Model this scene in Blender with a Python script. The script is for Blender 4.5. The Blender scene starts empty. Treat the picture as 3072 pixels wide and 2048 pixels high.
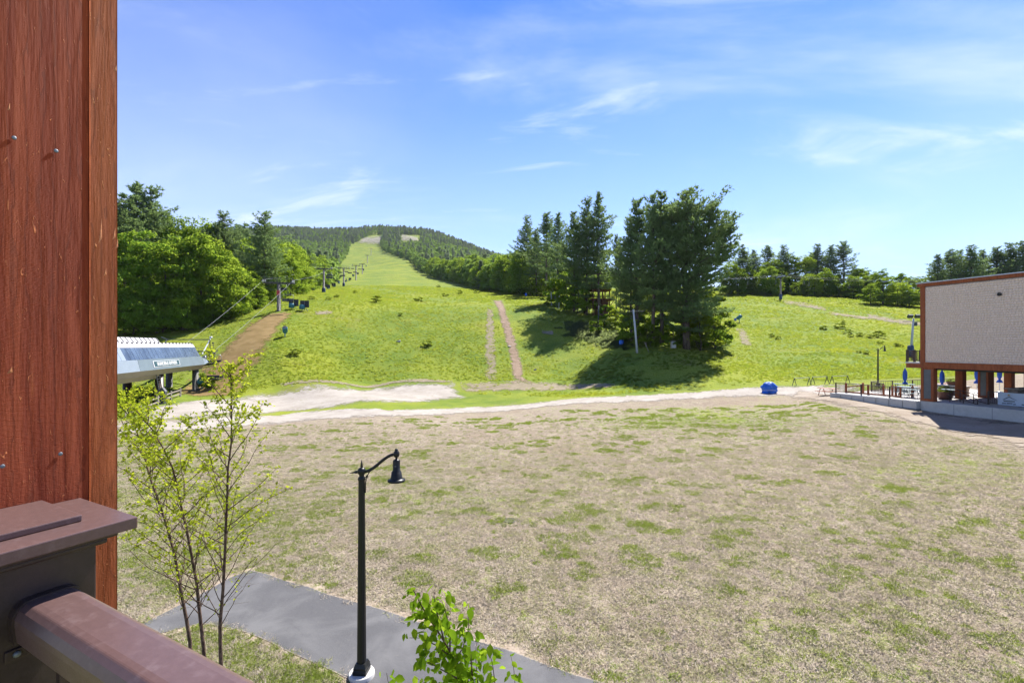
import bpy, math, random
import numpy as np
from mathutils import Vector, Matrix

sc = bpy.context.scene
col = sc.collection
R = math.radians
# ------------------------------------------------------------------ camera
F, CX, HY, ZC = 1450.0, 1536.0, 1036.0, 7.1      # focal length (photo pixels), centre column, horizon row, eye height
cam = bpy.data.cameras.new('camera')
cam.lens = 36.0 * F / 3072.0
cam.sensor_width = 36.0
cam.shift_y = (HY - 1024.0) / 3072.0
cam.clip_start, cam.clip_end = 0.05, 9000
camo = bpy.data.objects.new('camera', cam)
camo.location = (0, 0, ZC)
camo.rotation_euler = (R(90), 0, 0)
col.objects.link(camo)
sc.camera = camo
# ------------------------------------------------------------------ sky and sun
SUN_AZ, SUN_EL = R(32.5), R(52)          # azimuth to the right of straight ahead
world = bpy.data.worlds.new('World')
sc.world = world
world.use_nodes = True
wn, wl = world.node_tree.nodes, world.node_tree.links
wn.clear()
w_out = wn.new('ShaderNodeOutputWorld')
w_bg = wn.new('ShaderNodeBackground')
w_bg.inputs['Strength'].default_value = 0.071
sky = wn.new('ShaderNodeTexSky')
sky.sky_type = 'NISHITA'
sky.sun_disc = False
sky.sun_elevation = SUN_EL
sky.sun_rotation = SUN_AZ
sky.altitude = 200
sky.air_density = 1.0
sky.dust_density = 0.0
sky.ozone_density = 3.0
tc = wn.new('ShaderNodeTexCoord')
sep = wn.new('ShaderNodeSeparateXYZ')
wl.new(tc.outputs['Generated'], sep.inputs[0])

def wmath(op, a, b=None, clamp=False):
    n = wn.new('ShaderNodeMath'); n.operation = op; n.use_clamp = clamp
    for i, v in enumerate((a, b)):
        if v is None: continue
        if isinstance(v, (int, float)): n.inputs[i].default_value = v
        else: wl.new(v, n.inputs[i])
    return n.outputs[0]
zz = wmath('ADD', wmath('MAXIMUM', sep.outputs[2], 0.0), 0.16)
cx_ = wmath('DIVIDE', sep.outputs[0], zz)
cy_ = wmath('DIVIDE', sep.outputs[1], zz)
cmb = wn.new('ShaderNodeCombineXYZ')
wl.new(cx_, cmb.inputs[0]); wl.new(cy_, cmb.inputs[1])

def cloud_layer(scale, sx, sy, off, lo, hi, rough, dist, rot=0.0):
    mp = wn.new('ShaderNodeMapping')
    mp.inputs['Scale'].default_value = (sx, sy, 1)
    mp.inputs['Location'].default_value = off
    mp.inputs['Rotation'].default_value = (0, 0, rot)
    wl.new(cmb.outputs[0], mp.inputs[0])
    nz = wn.new('ShaderNodeTexNoise')
    nz.inputs['Scale'].default_value = scale
    nz.inputs['Detail'].default_value = 9
    nz.inputs['Roughness'].default_value = rough
    nz.inputs['Distortion'].default_value = dist
    wl.new(mp.outputs[0], nz.inputs['Vector'])
    mr = wn.new('ShaderNodeMapRange')
    mr.interpolation_type = 'SMOOTHSTEP'
    mr.inputs['From Min'].default_value = lo
    mr.inputs['From Max'].default_value = hi
    wl.new(nz.outputs['Fac'], mr.inputs['Value'])
    return mr.outputs[0]
OFF1, OFF3 = (21.35, 3.5, 0), (11.7, 16.2, 0)
c1 = cloud_layer(0.9, 0.62, 1.25, OFF1, 0.50, 0.78, 0.58, 0.5, 0.35)
c2 = cloud_layer(0.55, 1.0, 1.0, (7.3, 2.2, 0), 0.40, 0.75, 0.5, 0.2)
c3 = cloud_layer(2.1, 0.5, 1.3, OFF3, 0.55, 0.76, 0.62, 0.8, 0.2)
cl = wmath('ADD', wmath('MULTIPLY', c1, 0.55), wmath('MULTIPLY', c2, 0.22))
cl = wmath('ADD', cl, wmath('MULTIPLY', c3, 0.50), True)
mx = wn.new('ShaderNodeMix'); mx.data_type = 'RGBA'
mx.inputs['B'].default_value = (5.2, 5.75, 6.4, 1)
wl.new(cl, mx.inputs['Factor'])
gam = wn.new('ShaderNodeGamma'); gam.inputs[1].default_value = 1.5        # clear, deep blue summer air
wl.new(sky.outputs[0], gam.inputs[0])
tint = wn.new('ShaderNodeMix'); tint.data_type = 'RGBA'; tint.blend_type = 'MULTIPLY'; tint.inputs['Factor'].default_value = 1
tint.inputs['B'].default_value = (.085, .295, .50, 1)
wl.new(gam.outputs[0], tint.inputs['A'])
low = wn.new('ShaderNodeMix'); low.data_type = 'RGBA'
low.inputs['B'].default_value = (4.3, 5.0, 6.5, 1)                       # pale air towards the horizon, all round
hz = wmath('MULTIPLY', wmath('POWER', wmath('SUBTRACT', 1.0, wmath('DIVIDE', wmath('MAXIMUM', sep.outputs[2], 0.0), .66), True), 1.35), .97)
wl.new(hz, low.inputs['Factor'])
wl.new(tint.outputs['Result'], low.inputs['A'])
wl.new(low.outputs['Result'], mx.inputs['A'])
wl.new(mx.outputs['Result'], w_bg.inputs['Color'])
wl.new(w_bg.outputs[0], w_out.inputs[0])

sun = bpy.data.lights.new('sun', 'SUN')
sun.energy = 4.0
sun.angle = R(0.53)
sun.color = (1.0, 0.955, 0.88)
suno = bpy.data.objects.new('sun', sun)
sdir = Vector((math.sin(SUN_AZ) * math.cos(SUN_EL), math.cos(SUN_AZ) * math.cos(SUN_EL), math.sin(SUN_EL)))
suno.rotation_euler = sdir.to_track_quat('Z', 'Y').to_euler()
suno.location = (60, 90, 120)
col.objects.link(suno)
sc.view_settings.view_transform = 'Standard'
sc.view_settings.look = 'None'
sc.view_settings.gamma = 1.0
sc.view_settings.use_curve_mapping = False
sc.view_settings.exposure = 1.5
sc.cycles.max_bounces = 6
sc.cycles.diffuse_bounces = 3
sc.cycles.transmission_bounces = 4
sc.cycles.transparent_max_bounces = 12
sc.cycles.caustics_reflective = False
sc.cycles.caustics_refractive = False
sc.cycles.sample_clamp_indirect = 6.0

rng = np.random.default_rng(11)
random.seed(5)
# ------------------------------------------------------------------ terrain height
ctrl = []       # (px, Y, s)   s = z / Y
def cz(px, Y, z): ctrl.append((px, Y, z / Y))
def cp(px, *pairs):
    for Y, py in pairs: ctrl.append((px, Y, ZC / Y - (py - HY) / F))
for px in (-900, -200, 350, 900, 1536, 2100):
    for Y in (5, 12, 25): cz(px, Y, 0)
for a in ((2700, 5, 0), (2700, 12, .05), (2700, 20, .25), (2700, 30, .8), (3072, 5, 0), (3072, 12, .15), (3072, 20, .6), (3072, 30, 1.3),
          (3700, 5, 0), (3700, 12, .3), (3700, 25, 1.2), (2765, 41.8, 1.5), (3072, 35.4, 1.45), (2505, 49.3, 1.85), (2300, 57, 1.25), (2100, 40, .35),
          (1536, 40, .05), (900, 40, 0), (350, 40, 0), (-200, 40, 0), (1100, 49, .1), (1700, 56, .5), (600, 60, .25), (475, 66, .3), (591, 72, .4),
          (350, 55, .2), (-200, 60, .3), (836, 71, .45), (1100, 64, .3), (1100, 79, .7), (1400, 80, .85), (1540, 79, 1.0), (1700, 79, 1.15),
          (2450, 62, 2.0), (2600, 58, 2.1), (2850, 50, 1.8)): cz(*a)
cp(836, (110, 933), (93, 1000), (80, 1080), (600, 810), (1000, 755), (1300, 715), (1600, 697))
cp(971, (190, 878)); cp(1031, (280, 858)); cp(1068, (400, 841)); cp(1087, (530, 821)); cp(1102, (760, 789))
cp(1113, (1000, 766)); cp(1122, (1180, 738)); cp(1135, (1400, 705), (1550, 690))
cp(1100, (90, 1062), (104, 985), (120, 925), (150, 897))
cp(1300, (93, 1060), (122, 940), (150, 907), (200, 882), (300, 858), (420, 838), (520, 824))
cp(1500, (96, 1048), (122, 937), (145, 910), (200, 885), (300, 868))
cp(1166, (950, 759)); cp(1231, (720, 783))
cp(1700, (95, 1065), (113, 975), (128, 932), (170, 900), (280, 870))
cp(1900, (85, 1063), (100, 1003), (120, 962), (150, 925), (220, 880))
cp(1960, (72, 1128)); cp(2250, (68, 1132))
cp(2053, (88, 1046), (110, 990), (150, 930), (230, 874))
cp(2300, (85, 1075), (110, 1000), (140, 942), (180, 898), (230, 874))
cp(2500, (75, 1085), (100, 1012), (130, 957), (175, 905), (230, 880))
cp(2700, (75, 1085), (100, 1016), (130, 960), (170, 916), (230, 890))
cp(3072, (60, 1120), (100, 1020), (170, 920), (230, 890))
cp(3700, (60, 1130), (170, 930), (500, 900), (1200, 900))
cp(700, (82, 1075), (96, 990), (125, 925), (200, 882), (300, 862))
cp(545, (80, 1090), (97, 1000), (130, 935), (180, 890))
cp(386, (78, 1100), (97, 1003), (130, 940), (180, 900), (400, 850), (1200, 765))
cp(-200, (80, 1100), (97, 1008), (180, 905), (400, 860), (1200, 790))
cp(600, (500, 830), (1000, 770), (1500, 718))
cp(1290, (700, 800), (1100, 740), (1450, 705)); cp(1385, (700, 805), (1150, 758), (1400, 738))
cp(1600, (600, 848), (1200, 815)); cp(2000, (600, 868), (1200, 868)); cp(2700, (500, 880), (1200, 890))
for px in (-200, 600, 1135, 1600, 2300, 3100): cp(px, (2300, 880), (4200, 1000))
ctrl = np.array(ctrl)
KU = 2.2
def uv_of(px, Y): return np.stack([(np.asarray(px) - CX) / F * KU, np.log(np.asarray(Y, float))], -1)
_C = uv_of(ctrl[:, 0], ctrl[:, 1])
def _phi(r2): return 0.5 * r2 * np.log(np.maximum(r2, 1e-12))
_n = len(_C)
_K = _phi(((_C[:, None] - _C[None]) ** 2).sum(-1)) + np.eye(_n) * 2e-4
_P = np.concatenate([np.ones((_n, 1)), _C], 1)
_A = np.block([[_K, _P], [_P.T, np.zeros((3, 3))]])
_w = np.linalg.solve(_A, np.concatenate([ctrl[:, 2], np.zeros(3)]))
def wob(x, y):          # gentle unevenness of the ground
    return (np.sin(x * .31 + 1.7 * np.sin(y * .11)) * np.sin(y * .27 + 1.1 * np.sin(x * .13)) * .5 + np.sin(x * .09 + y * .05) * .5)
def H(x, y):
    x = np.asarray(x, float); y = np.asarray(y, float)
    shp = np.broadcast(x, y).shape
    x = np.broadcast_to(x, shp).ravel(); y = np.broadcast_to(y, shp).ravel()
    out = np.empty(x.size)
    for i in range(0, x.size, 20000):
        X, Y = x[i:i + 20000], y[i:i + 20000]
        Yc = np.maximum(Y, 5.0)
        q = np.stack([np.clip(X / Yc, -1.75, 1.5) * KU, np.log(Yc)], -1)
        k = _phi(((q[:, None] - _C[None]) ** 2).sum(-1))
        s = k @ _w[:_n] + _w[_n] + q @ _w[_n + 1:]
        z = s * Yc
        z *= np.clip((Y - 9) / 10, 0, 1)
        amp = np.clip((Y - 20) / 60, 0.0, 1.0) * np.clip((Y - 70) / 40, .12, 1) * np.clip(Y / 400, .55, 2.2)
        out[i:i + 20000] = z + wob(X, Y) * .32 * amp
    return out.reshape(shp)
def Hs(x, y): return float(H(np.array([x]), np.array([y]))[0])
_YS = np.exp(np.linspace(math.log(6), math.log(2000), 1400))
_gc = {}
def G(px, py):          # where the line of sight through a photo pixel meets the ground
    k = (round(px, 1), round(py, 1))
    if k in _gc: return _gc[k].copy()
    u = (px - CX) / F
    zr = ZC - (py - HY) / F * _YS
    h = H(u * _YS, _YS)
    below = np.nonzero(zr <= h)[0]
    i = below[0] if len(below) else len(_YS) - 1
    Y = _YS[i]
    if i > 0:
        a, b = zr[i - 1] - h[i - 1], zr[i] - h[i]
        Y = _YS[i - 1] + (_YS[i] - _YS[i - 1]) * (a / (a - b) if a != b else 0)
    v = Vector((u * Y, Y, Hs(u * Y, Y)))
    _gc[k] = v
    return v.copy()
def GY(px, Y): x = (px - CX) / F * Y; return Vector((x, Y, Hs(x, Y)))
def PT(px, py, Y): return Vector(((px - CX) / F * Y, Y, ZC - (py - HY) / F * Y))

# ------------------------------------------------------------------ object helpers
def tag(o, label=None, cat=None, group=None, kind=None):
    if label: o['label'] = label
    if cat: o['category'] = cat
    if group: o['group'] = group
    if kind: o['kind'] = kind
    return o
def empty(name, loc=(0, 0, 0), rz=0.0, label=None, cat=None, group=None):
    o = bpy.data.objects.new(name, None)
    o.empty_display_size = .3
    o.location = loc; o.rotation_euler = (0, 0, rz)
    col.objects.link(o)
    return tag(o, label, cat, group)
def link(name, me, parent=None, loc=None, rz=0.0):
    o = bpy.data.objects.new(name, me)
    col.objects.link(o)
    if parent: o.parent = parent
    if loc is not None: o.location = loc
    if rz: o.rotation_euler = (0, 0, rz)
    return o
def np_mesh(name, V, Fc, mat, tint=None, smooth=False, attrs=None):
    V = np.asarray(V, np.float32); Fc = np.asarray(Fc, np.int32)
    me = bpy.data.meshes.new(name)
    me.vertices.add(len(V)); me.vertices.foreach_set('co', V.ravel())
    m, k = Fc.shape
    me.loops.add(m * k); me.loops.foreach_set('vertex_index', Fc.ravel())
    me.polygons.add(m)
    me.polygons.foreach_set('loop_start', np.arange(0, m * k, k, dtype=np.int32))
    me.polygons.foreach_set('loop_total', np.full(m, k, np.int32))
    if smooth: me.polygons.foreach_set('use_smooth', np.ones(m, bool))
    if tint is not None:
        a = me.attributes.new('tint', 'FLOAT', 'FACE'); a.data.foreach_set('value', np.asarray(tint, np.float32))
    for an, av in (attrs or {}).items():
        a = me.attributes.new(an, 'FLOAT', 'POINT'); a.data.foreach_set('value', np.asarray(av, np.float32))
    if mat: me.materials.append(mat)
    me.update(); me.validate()
    return me

class MB:
    """collects boxes, bars, tubes and turned shapes into one mesh"""
    def __init__(s): s.v = []; s.f = []; s.sm = []
    def add(s, vs, fs, smooth=False):
        b = len(s.v); s.v += [tuple(v) for v in vs]
        s.f += [tuple(i + b for i in f) for f in fs]; s.sm += [smooth] * len(fs)
        return s
    def boxm(s, M):
        c = [M @ Vector((x, y, z)) for z in (-.5, .5) for y in (-.5, .5) for x in (-.5, .5)]
        return s.add(c, [(0, 2, 3, 1), (4, 5, 7, 6), (0, 1, 5, 4), (2, 6, 7, 3), (0, 4, 6, 2), (1, 3, 7, 5)])
    def box(s, x0, x1, y0, y1, z0, z1):
        return s.boxm(Matrix.Translation(((x0 + x1) / 2, (y0 + y1) / 2, (z0 + z1) / 2)) @ Matrix.Diagonal((x1 - x0, y1 - y0, z1 - z0, 1)))
    def bar(s, p, q, w, h=None, up=(0, 0, 1)):
        p, q = Vector(p), Vector(q); h = h or w
        d = q - p; L = d.length
        if L < 1e-6: return s
        d.normalize(); upv = Vector(up)
        if abs(d.dot(upv)) > .98: upv = Vector((0, 1, 0))
        x = d.cross(upv).normalized(); z = x.cross(d)
        M = Matrix(((x.x * w, d.x * L, z.x * h, 0), (x.y * w, d.y * L, z.y * h, 0), (x.z * w, d.z * L, z.z * h, 0), (0, 0, 0, 1)))
        return s.boxm(Matrix.Translation((p + q) / 2) @ M)
    def tube(s, pts, r, n=8, cap=True):
        pts = [Vector(p) for p in pts]; m = len(pts)
        rr = [r] * m if isinstance(r, (int, float)) else list(r)
        vs = []; a = None
        for i, p in enumerate(pts):
            d = (pts[min(i + 1, m - 1)] - pts[max(i - 1, 0)]).normalized()
            if a is None:
                a = d.cross(Vector((0, 0, 1)) if abs(d.z) < .9 else Vector((1, 0, 0))).normalized()
            else: a = (a - d * a.dot(d)).normalized()
            b = d.cross(a)
            for k in range(n):
                t = 2 * math.pi * k / n
                vs.append(p + (a * math.cos(t) + b * math.sin(t)) * rr[i])
        fs = [(i * n + k, i * n + (k + 1) % n, (i + 1) * n + (k + 1) % n, (i + 1) * n + k) for i in range(m - 1) for k in range(n)]
        s.add(vs, fs, True)
        if cap:
            b = len(s.v) - m * n
            s.f += [tuple(b + k for k in range(n))[::-1], tuple(b + (m - 1) * n + k for k in range(n))]; s.sm += [False, False]
        return s
    def lathe(s, prof, n=16, c=(0, 0, 0), smooth=True, phase=0.0, cap=True):
        vs = [(c[0] + r * math.cos(2 * math.pi * k / n + phase), c[1] + r * math.sin(2 * math.pi * k / n + phase), c[2] + z) for r, z in prof for k in range(n)]
        m = len(prof)
        fs = [(i * n + k, i * n + (k + 1) % n, (i + 1) * n + (k + 1) % n, (i + 1) * n + k) for i in range(m - 1) for k in range(n)]
        s.add(vs, fs, smooth)
        if cap:
            b = len(s.v) - m * n
            s.f += [tuple(b + k for k in range(n))[::-1], tuple(b + (m - 1) * n + k for k in range(n))]; s.sm += [False, False]
        return s
    def prism(s, poly, axis, a, b):      # poly in the two other axes, extruded from a to b
        n = len(poly)
        def mk(p, t): return {'x': (t, p[0], p[1]), 'y': (p[0], t, p[1]), 'z': (p[0], p[1], t)}[axis]
        vs = [mk(p, a) for p in poly] + [mk(p, b) for p in poly]
        fs = [(k, (k + 1) % n, n + (k + 1) % n, n + k) for k in range(n)] + [tuple(range(n))[::-1], tuple(range(n, 2 * n))]
        return s.add(vs, fs)
    def build(s, name, mat, parent=None, loc=None, rz=0.0, bevel=0.0):
        me = bpy.data.meshes.new(name)
        me.from_pydata(s.v, [], s.f)
        me.polygons.foreach_set('use_smooth', s.sm)
        me.materials.append(mat)
        me.update()
        o = link(name, me, parent, loc, rz)
        if bevel:
            b = o.modifiers.new('bevel', 'BEVEL'); b.width = bevel; b.segments = 2; b.limit_method = 'ANGLE'
        return o
def copy_tree(o, parent=None):
    c = o.copy(); col.objects.link(c)
    if parent: c.parent = parent
    for ch in o.children: copy_tree(ch, c)
    return c
ORD = ['first', 'second', 'third', 'fourth', 'fifth', 'sixth', 'seventh', 'eighth', 'ninth', 'tenth', 'eleventh', 'twelfth', 'thirteenth', 'fourteenth', 'fifteenth',
       'sixteenth', 'seventeenth', 'eighteenth', 'nineteenth', 'twentieth'] + [t + '-' + o for t in ('twenty', 'thirty', 'forty') for o in
       ('first', 'second', 'third', 'fourth', 'fifth', 'sixth', 'seventh', 'eighth', 'ninth')]

# ------------------------------------------------------------------ materials
class NT:
    def __init__(s, name):
        s.m = bpy.data.materials.new(name); s.m.use_nodes = True
        s.n, s.l = s.m.node_tree.nodes, s.m.node_tree.links
        s.n.clear(); s.out = s.n.new('ShaderNodeOutputMaterial')
    def put(s, inp, v):
        if v is None: return
        if isinstance(v, (int, float)): inp.default_value = v
        elif isinstance(v, (tuple, list)): inp.default_value = tuple(v) + (1,) if len(v) == 3 and len(inp.default_value) == 4 else v
        else: s.l.new(v, inp)
    def math(s, op, a, b=None, c=None, clamp=False):
        n = s.n.new('ShaderNodeMath'); n.operation = op; n.use_clamp = clamp
        for i, v in enumerate((a, b, c)): s.put(n.inputs[i], v)
        return n.outputs[0]
    def mix(s, f, a, b, mode='MIX'):
        n = s.n.new('ShaderNodeMix'); n.data_type = 'RGBA'; n.blend_type = mode
        s.put(n.inputs['Factor'], f); s.put(n.inputs['A'], a); s.put(n.inputs['B'], b)
        return n.outputs['Result']
    def rng(s, v, a, b, c=0.0, d=1.0, smooth=True):
        n = s.n.new('ShaderNodeMapRange'); n.interpolation_type = 'SMOOTHSTEP' if smooth else 'LINEAR'
        s.put(n.inputs['Value'], v)
        for k, x in zip(('From Min', 'From Max', 'To Min', 'To Max'), (a, b, c, d)): s.put(n.inputs[k], x)
        return n.outputs[0]
    def coord(s, kind='Object', scale=None, loc=None, rot=None):
        t = s.n.new('ShaderNodeTexCoord').outputs[kind] if kind != 'Position' else s.n.new('ShaderNodeNewGeometry').outputs['Position']
        if scale or loc or rot:
            m = s.n.new('ShaderNodeMapping'); s.l.new(t, m.inputs[0])
            if scale: m.inputs['Scale'].default_value = scale
            if loc: m.inputs['Location'].default_value = loc
            if rot: m.inputs['Rotation'].default_value = rot
            t = m.outputs[0]
        return t
    def noise(s, vec, scale, detail=4, rough=.55, dist=0.0):
        n = s.n.new('ShaderNodeTexNoise'); s.put(n.inputs['Vector'], vec)
        n.inputs['Scale'].default_value = scale; n.inputs['Detail'].default_value = detail
        n.inputs['Roughness'].default_value = rough; n.inputs['Distortion'].default_value = dist
        return n.outputs['Fac']
    def attr(s, name):
        n = s.n.new('ShaderNodeAttribute'); n.attribute_name = name; return n.outputs['Fac']
    def bump(s, h, strength=.3, dist=.02, normal=None):
        n = s.n.new('ShaderNodeBump'); s.put(n.inputs['Height'], h)
        n.inputs['Strength'].default_value = strength; n.inputs['Distance'].default_value = dist
        if normal: s.l.new(normal, n.inputs['Normal'])
        return n.outputs[0]
    def pbr(s, c, rough=.6, metal=0.0, normal=None, spec=None, alpha=None, coat=None):
        n = s.n.new('ShaderNodeBsdfPrincipled')
        s.put(n.inputs['Base Color'], c); s.put(n.inputs['Roughness'], rough); s.put(n.inputs['Metallic'], metal)
        s.put(n.inputs['Normal'], normal); s.put(n.inputs['Specular IOR Level'], spec); s.put(n.inputs['Alpha'], alpha); s.put(n.inputs['Coat Weight'], coat)
        s.l.new(n.outputs[0], s.out.inputs[0])
        return n
    def objrand(s): return s.n.new('ShaderNodeObjectInfo').outputs['Random']

def plain(name, c, rough=.6, metal=0.0, var=.18, scale=6.0, bump=.12, spec=None, coat=None, dirt=None):
    t = NT(name)
    v = t.coord('Object')
    n1 = t.noise(v, scale, 5, .6)
    n2 = t.noise(v, scale * 7.3, 3, .6)
    f = t.math('ADD', t.math('MULTIPLY', n1, .65), t.math('MULTIPLY', n2, .35))
    lo = tuple(x * (1 - var) for x in c); hi = tuple(min(1, x * (1 + var)) for x in c)
    cc = t.mix(t.rng(f, .3, .7), lo, hi)
    if dirt: cc = t.mix(t.rng(t.noise(v, scale * .5, 6, .65), .52, .75, 0, .7), cc, dirt)
    rr = t.rng(n2, .2, .8, max(0, rough - .08), min(1, rough + .1))
    t.pbr(cc, rr, metal, t.bump(f, bump, .02), spec, coat=coat)
    return t.m
# ------------------------------------------------------------------ ground materials
def ground_mat():
    t = NT('ground_grass')
    p = t.coord('Position')
    g = t.attr('green')
    n_big = t.noise(p, .045, 4, .6); n_mid = t.noise(p, .22, 5, .62, .4); n_sm = t.noise(p, 1.1, 5, .65, .3); n_fine = t.noise(p, 9, 4, .7); n_xf = t.noise(p, 55, 3, .7)
    # dry lawn
    dry = t.mix(t.rng(n_mid, .35, .68), (.27, .21, .16), (.36, .30, .24))
    dry = t.mix(t.rng(n_sm, .35, .7), dry, (.42, .355, .27))
    dry = t.mix(t.rng(n_big, .5, .68, 0, .55), dry, (.26, .175, .125))
    st = t.noise(t.coord('Position', scale=(1, .45, 1)), 34, 3, .75)
    dry = t.mix(t.rng(st, .36, .62, 0, .75), t.mix(.6, dry, (.10, .075, .048)), dry)
    dry = t.mix(t.rng(n_xf, .55, .75, 0, .6), dry, (.52, .46, .37))
    spk = t.noise(p, 7.5, 6, .75, .2)
    dry = t.mix(t.rng(spk, .52, .68, 0, .55), dry, (.17, .17, .065))
    dry = t.mix(t.rng(t.noise(p, 3.1, 6, .74), .54, .70, 0, .55), dry, (.20, .155, .115))
    # hill grass
    gr = t.mix(t.rng(n_mid, .36, .66), (.115, .175, .02), (.195, .24, .028))
    gr = t.mix(t.rng(n_big, .42, .66, 0, .85), gr, (.26, .285, .026))
    gr = t.mix(t.rng(t.noise(p, .09, 5, .65, .5), .55, .72, 0, .6), gr, (.19, .155, .055))
    gr = t.mix(t.rng(n_sm, .52, .75, 0, .6), gr, (.10, .15, .02))
    gr = t.mix(t.rng(n_fine, .3, .62, .5, 0), gr, (.075, .11, .014))
    # how much green
    f = t.math('ADD', t.math('MULTIPLY', t.noise(p, 4.6, 6, .68, .3), .48), t.math('ADD', t.math('MULTIPLY', n_sm, .28), t.math('MULTIPLY', n_mid, .24)))
    thr = t.rng(g, 0, 1, .72, .22, False)
    fac = t.rng(t.math('SUBTRACT', f, thr), -.035, .07)
    c = t.mix(fac, dry, gr)
    hh = t.math('ADD', t.math('MULTIPLY', n_sm, 1.4), t.math('ADD', t.math('MULTIPLY', n_fine, .5), t.math('MULTIPLY', st, .3)))
    t.pbr(c, .95, 0, t.bump(hh, .75, .12), .12)
    return t.m
def sheet_mat(name, cols, scale, soft=.5, bump=.4, tuft=None, stripes=None, cover=1.0):
    """loose surface whose ragged edge lets the ground show through"""
    t = NT(name)
    p = t.coord('Position')
    n1 = t.noise(p, scale, 5, .62, .3); n2 = t.noise(p, scale * 6, 4, .65); n3 = t.noise(p, scale * 40, 3, .7)
    c = t.mix(t.rng(n1, .33, .68), cols[0], cols[1])
    c = t.mix(t.rng(n2, .5, .75, 0, .7), c, cols[2])
    c = t.mix(t.rng(n3, .3, .55, .45, 0), c, tuple(x * .55 for x in cols[0]))
    if tuft: c = t.mix(t.rng(t.noise(p, scale * 3, 5, .7), .60, .66, 0, .9), c, tuft)
    e = t.attr('edge')
    nn = t.math('ADD', t.math('MULTIPLY', t.math('SUBTRACT', n1, .5), 2.6), t.math('MULTIPLY', t.math('SUBTRACT', n2, .5), 2.2))
    a = t.rng(t.math('ADD', e, t.math('MULTIPLY', nn, soft)), .12, .46, 0, cover)
    a = t.math('MULTIPLY', a, t.rng(e, 0, .05))
    hh = t.math('ADD', n2, t.math('MULTIPLY', n3, .4))
    t.pbr(c, .95, 0, t.bump(hh, bump, .05), .15, alpha=a)
    return t.m
MAT = {}
MAT['ground'] = ground_mat()
MAT['gravel'] = sheet_mat('gravel', ((.30, .265, .225), (.38, .345, .30), (.44, .405, .36)), .5, .45)
MAT['gravel_lot'] = sheet_mat('gravel_lot', ((.30, .265, .225), (.38, .345, .30), (.44, .405, .36)), .35, .28, tuft=(.22, .21, .12))
MAT['verge'] = sheet_mat('verge', ((.25, .20, .15), (.32, .27, .215), (.37, .32, .265)), .4, .6, tuft=(.17, .15, .07))
MAT['dirt'] = sheet_mat('dirt', ((.20, .14, .09), (.29, .21, .15), (.38, .30, .22)), .9, .85)
MAT['straw_slope'] = sheet_mat('straw_slope', ((.19, .125, .045), (.26, .175, .075), (.21, .19, .05)), .6, .5)
MAT['bare'] = sheet_mat('bare', ((.24, .20, .13), (.33, .27, .19), (.40, .34, .26)), .5, .9, cover=.8)
MAT['bedrock'] = sheet_mat('bedrock', ((.23, .21, .16), (.34, .31, .26), (.44, .40, .35)), .09, 1.6, cover=.75)
def asphalt_mat():
    t = NT('asphalt')
    p = t.coord('Position')
    n1 = t.noise(p, .7, 5, .6, .6); n3 = t.noise(p, 120, 2, .7); n2 = t.noise(p, 9, 4, .7)
    c = t.mix(t.rng(n1, .35, .7), (.075, .074, .077), (.125, .123, .123))
    c = t.mix(t.rng(n3, .45, .75, 0, .5), c, (.20, .195, .19))
    c = t.mix(t.rng(n2, .58, .78, 0, .4), c, (.17, .158, .14))
    vo = t.n.new('ShaderNodeTexVoronoi'); vo.feature = 'DISTANCE_TO_EDGE'; vo.inputs['Scale'].default_value = .55; t.put(vo.inputs['Vector'], t.coord('Position', scale=(1, 1.6, 1)))
    ck = t.math('ADD', vo.outputs['Distance'], t.math('MULTIPLY', t.math('SUBTRACT', n2, .5), .05))
    c = t.mix(t.rng(ck, .002, .006, .10, 0), c, (.04, .04, .042))
    c = t.mix(t.rng(t.math('ADD', t.attr('edge'), t.math('MULTIPLY', t.math('SUBTRACT', n2, .5), .1)), .03, .0), c, (.30, .25, .20))
    t.pbr(c, .88, 0, t.bump(t.math('ADD', n3, n2), .35, .01), .3)
    return t.m
MAT['asphalt'] = asphalt_mat()

# ------------------------------------------------------------------ ground sheet
def in_poly(x, y, poly):
    poly = np.asarray(poly); inside = np.zeros(x.shape, bool)
    j = len(poly) - 1
    for i in range(len(poly)):
        xi, yi = poly[i]; xj, yj = poly[j]
        c = ((yi > y) != (yj > y)) & (x < (xj - xi) * (y - yi) / (yj - yi + 1e-12) + xi)
        inside ^= c; j = i
    return inside
ys = np.concatenate([np.linspace(-70, 5, 26)[:-1], np.exp(np.linspace(math.log(5), math.log(4200), 560))])
ts = np.linspace(-1, 1, 421)
ts = np.sign(ts) * (np.abs(ts) * .55 + .45 * np.abs(ts) ** 2.2)
hw = 70 + 1.75 * np.maximum(ys, 0)
GX = ts[None, :] * hw[:, None]; GYv = np.repeat(ys[:, None], len(ts), 1)
GZ = H(GX, GYv)
gu = np.where(GYv > 4, GX / np.maximum(GYv, 4), 0); gpx = CX + F * np.clip(gu, -1.6, 1.6)
gpy = HY + F * (ZC - GZ) / np.maximum(GYv, 4)
gn = wob(GX * .45 + 9, GYv * .45) * .5 + .5
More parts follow.
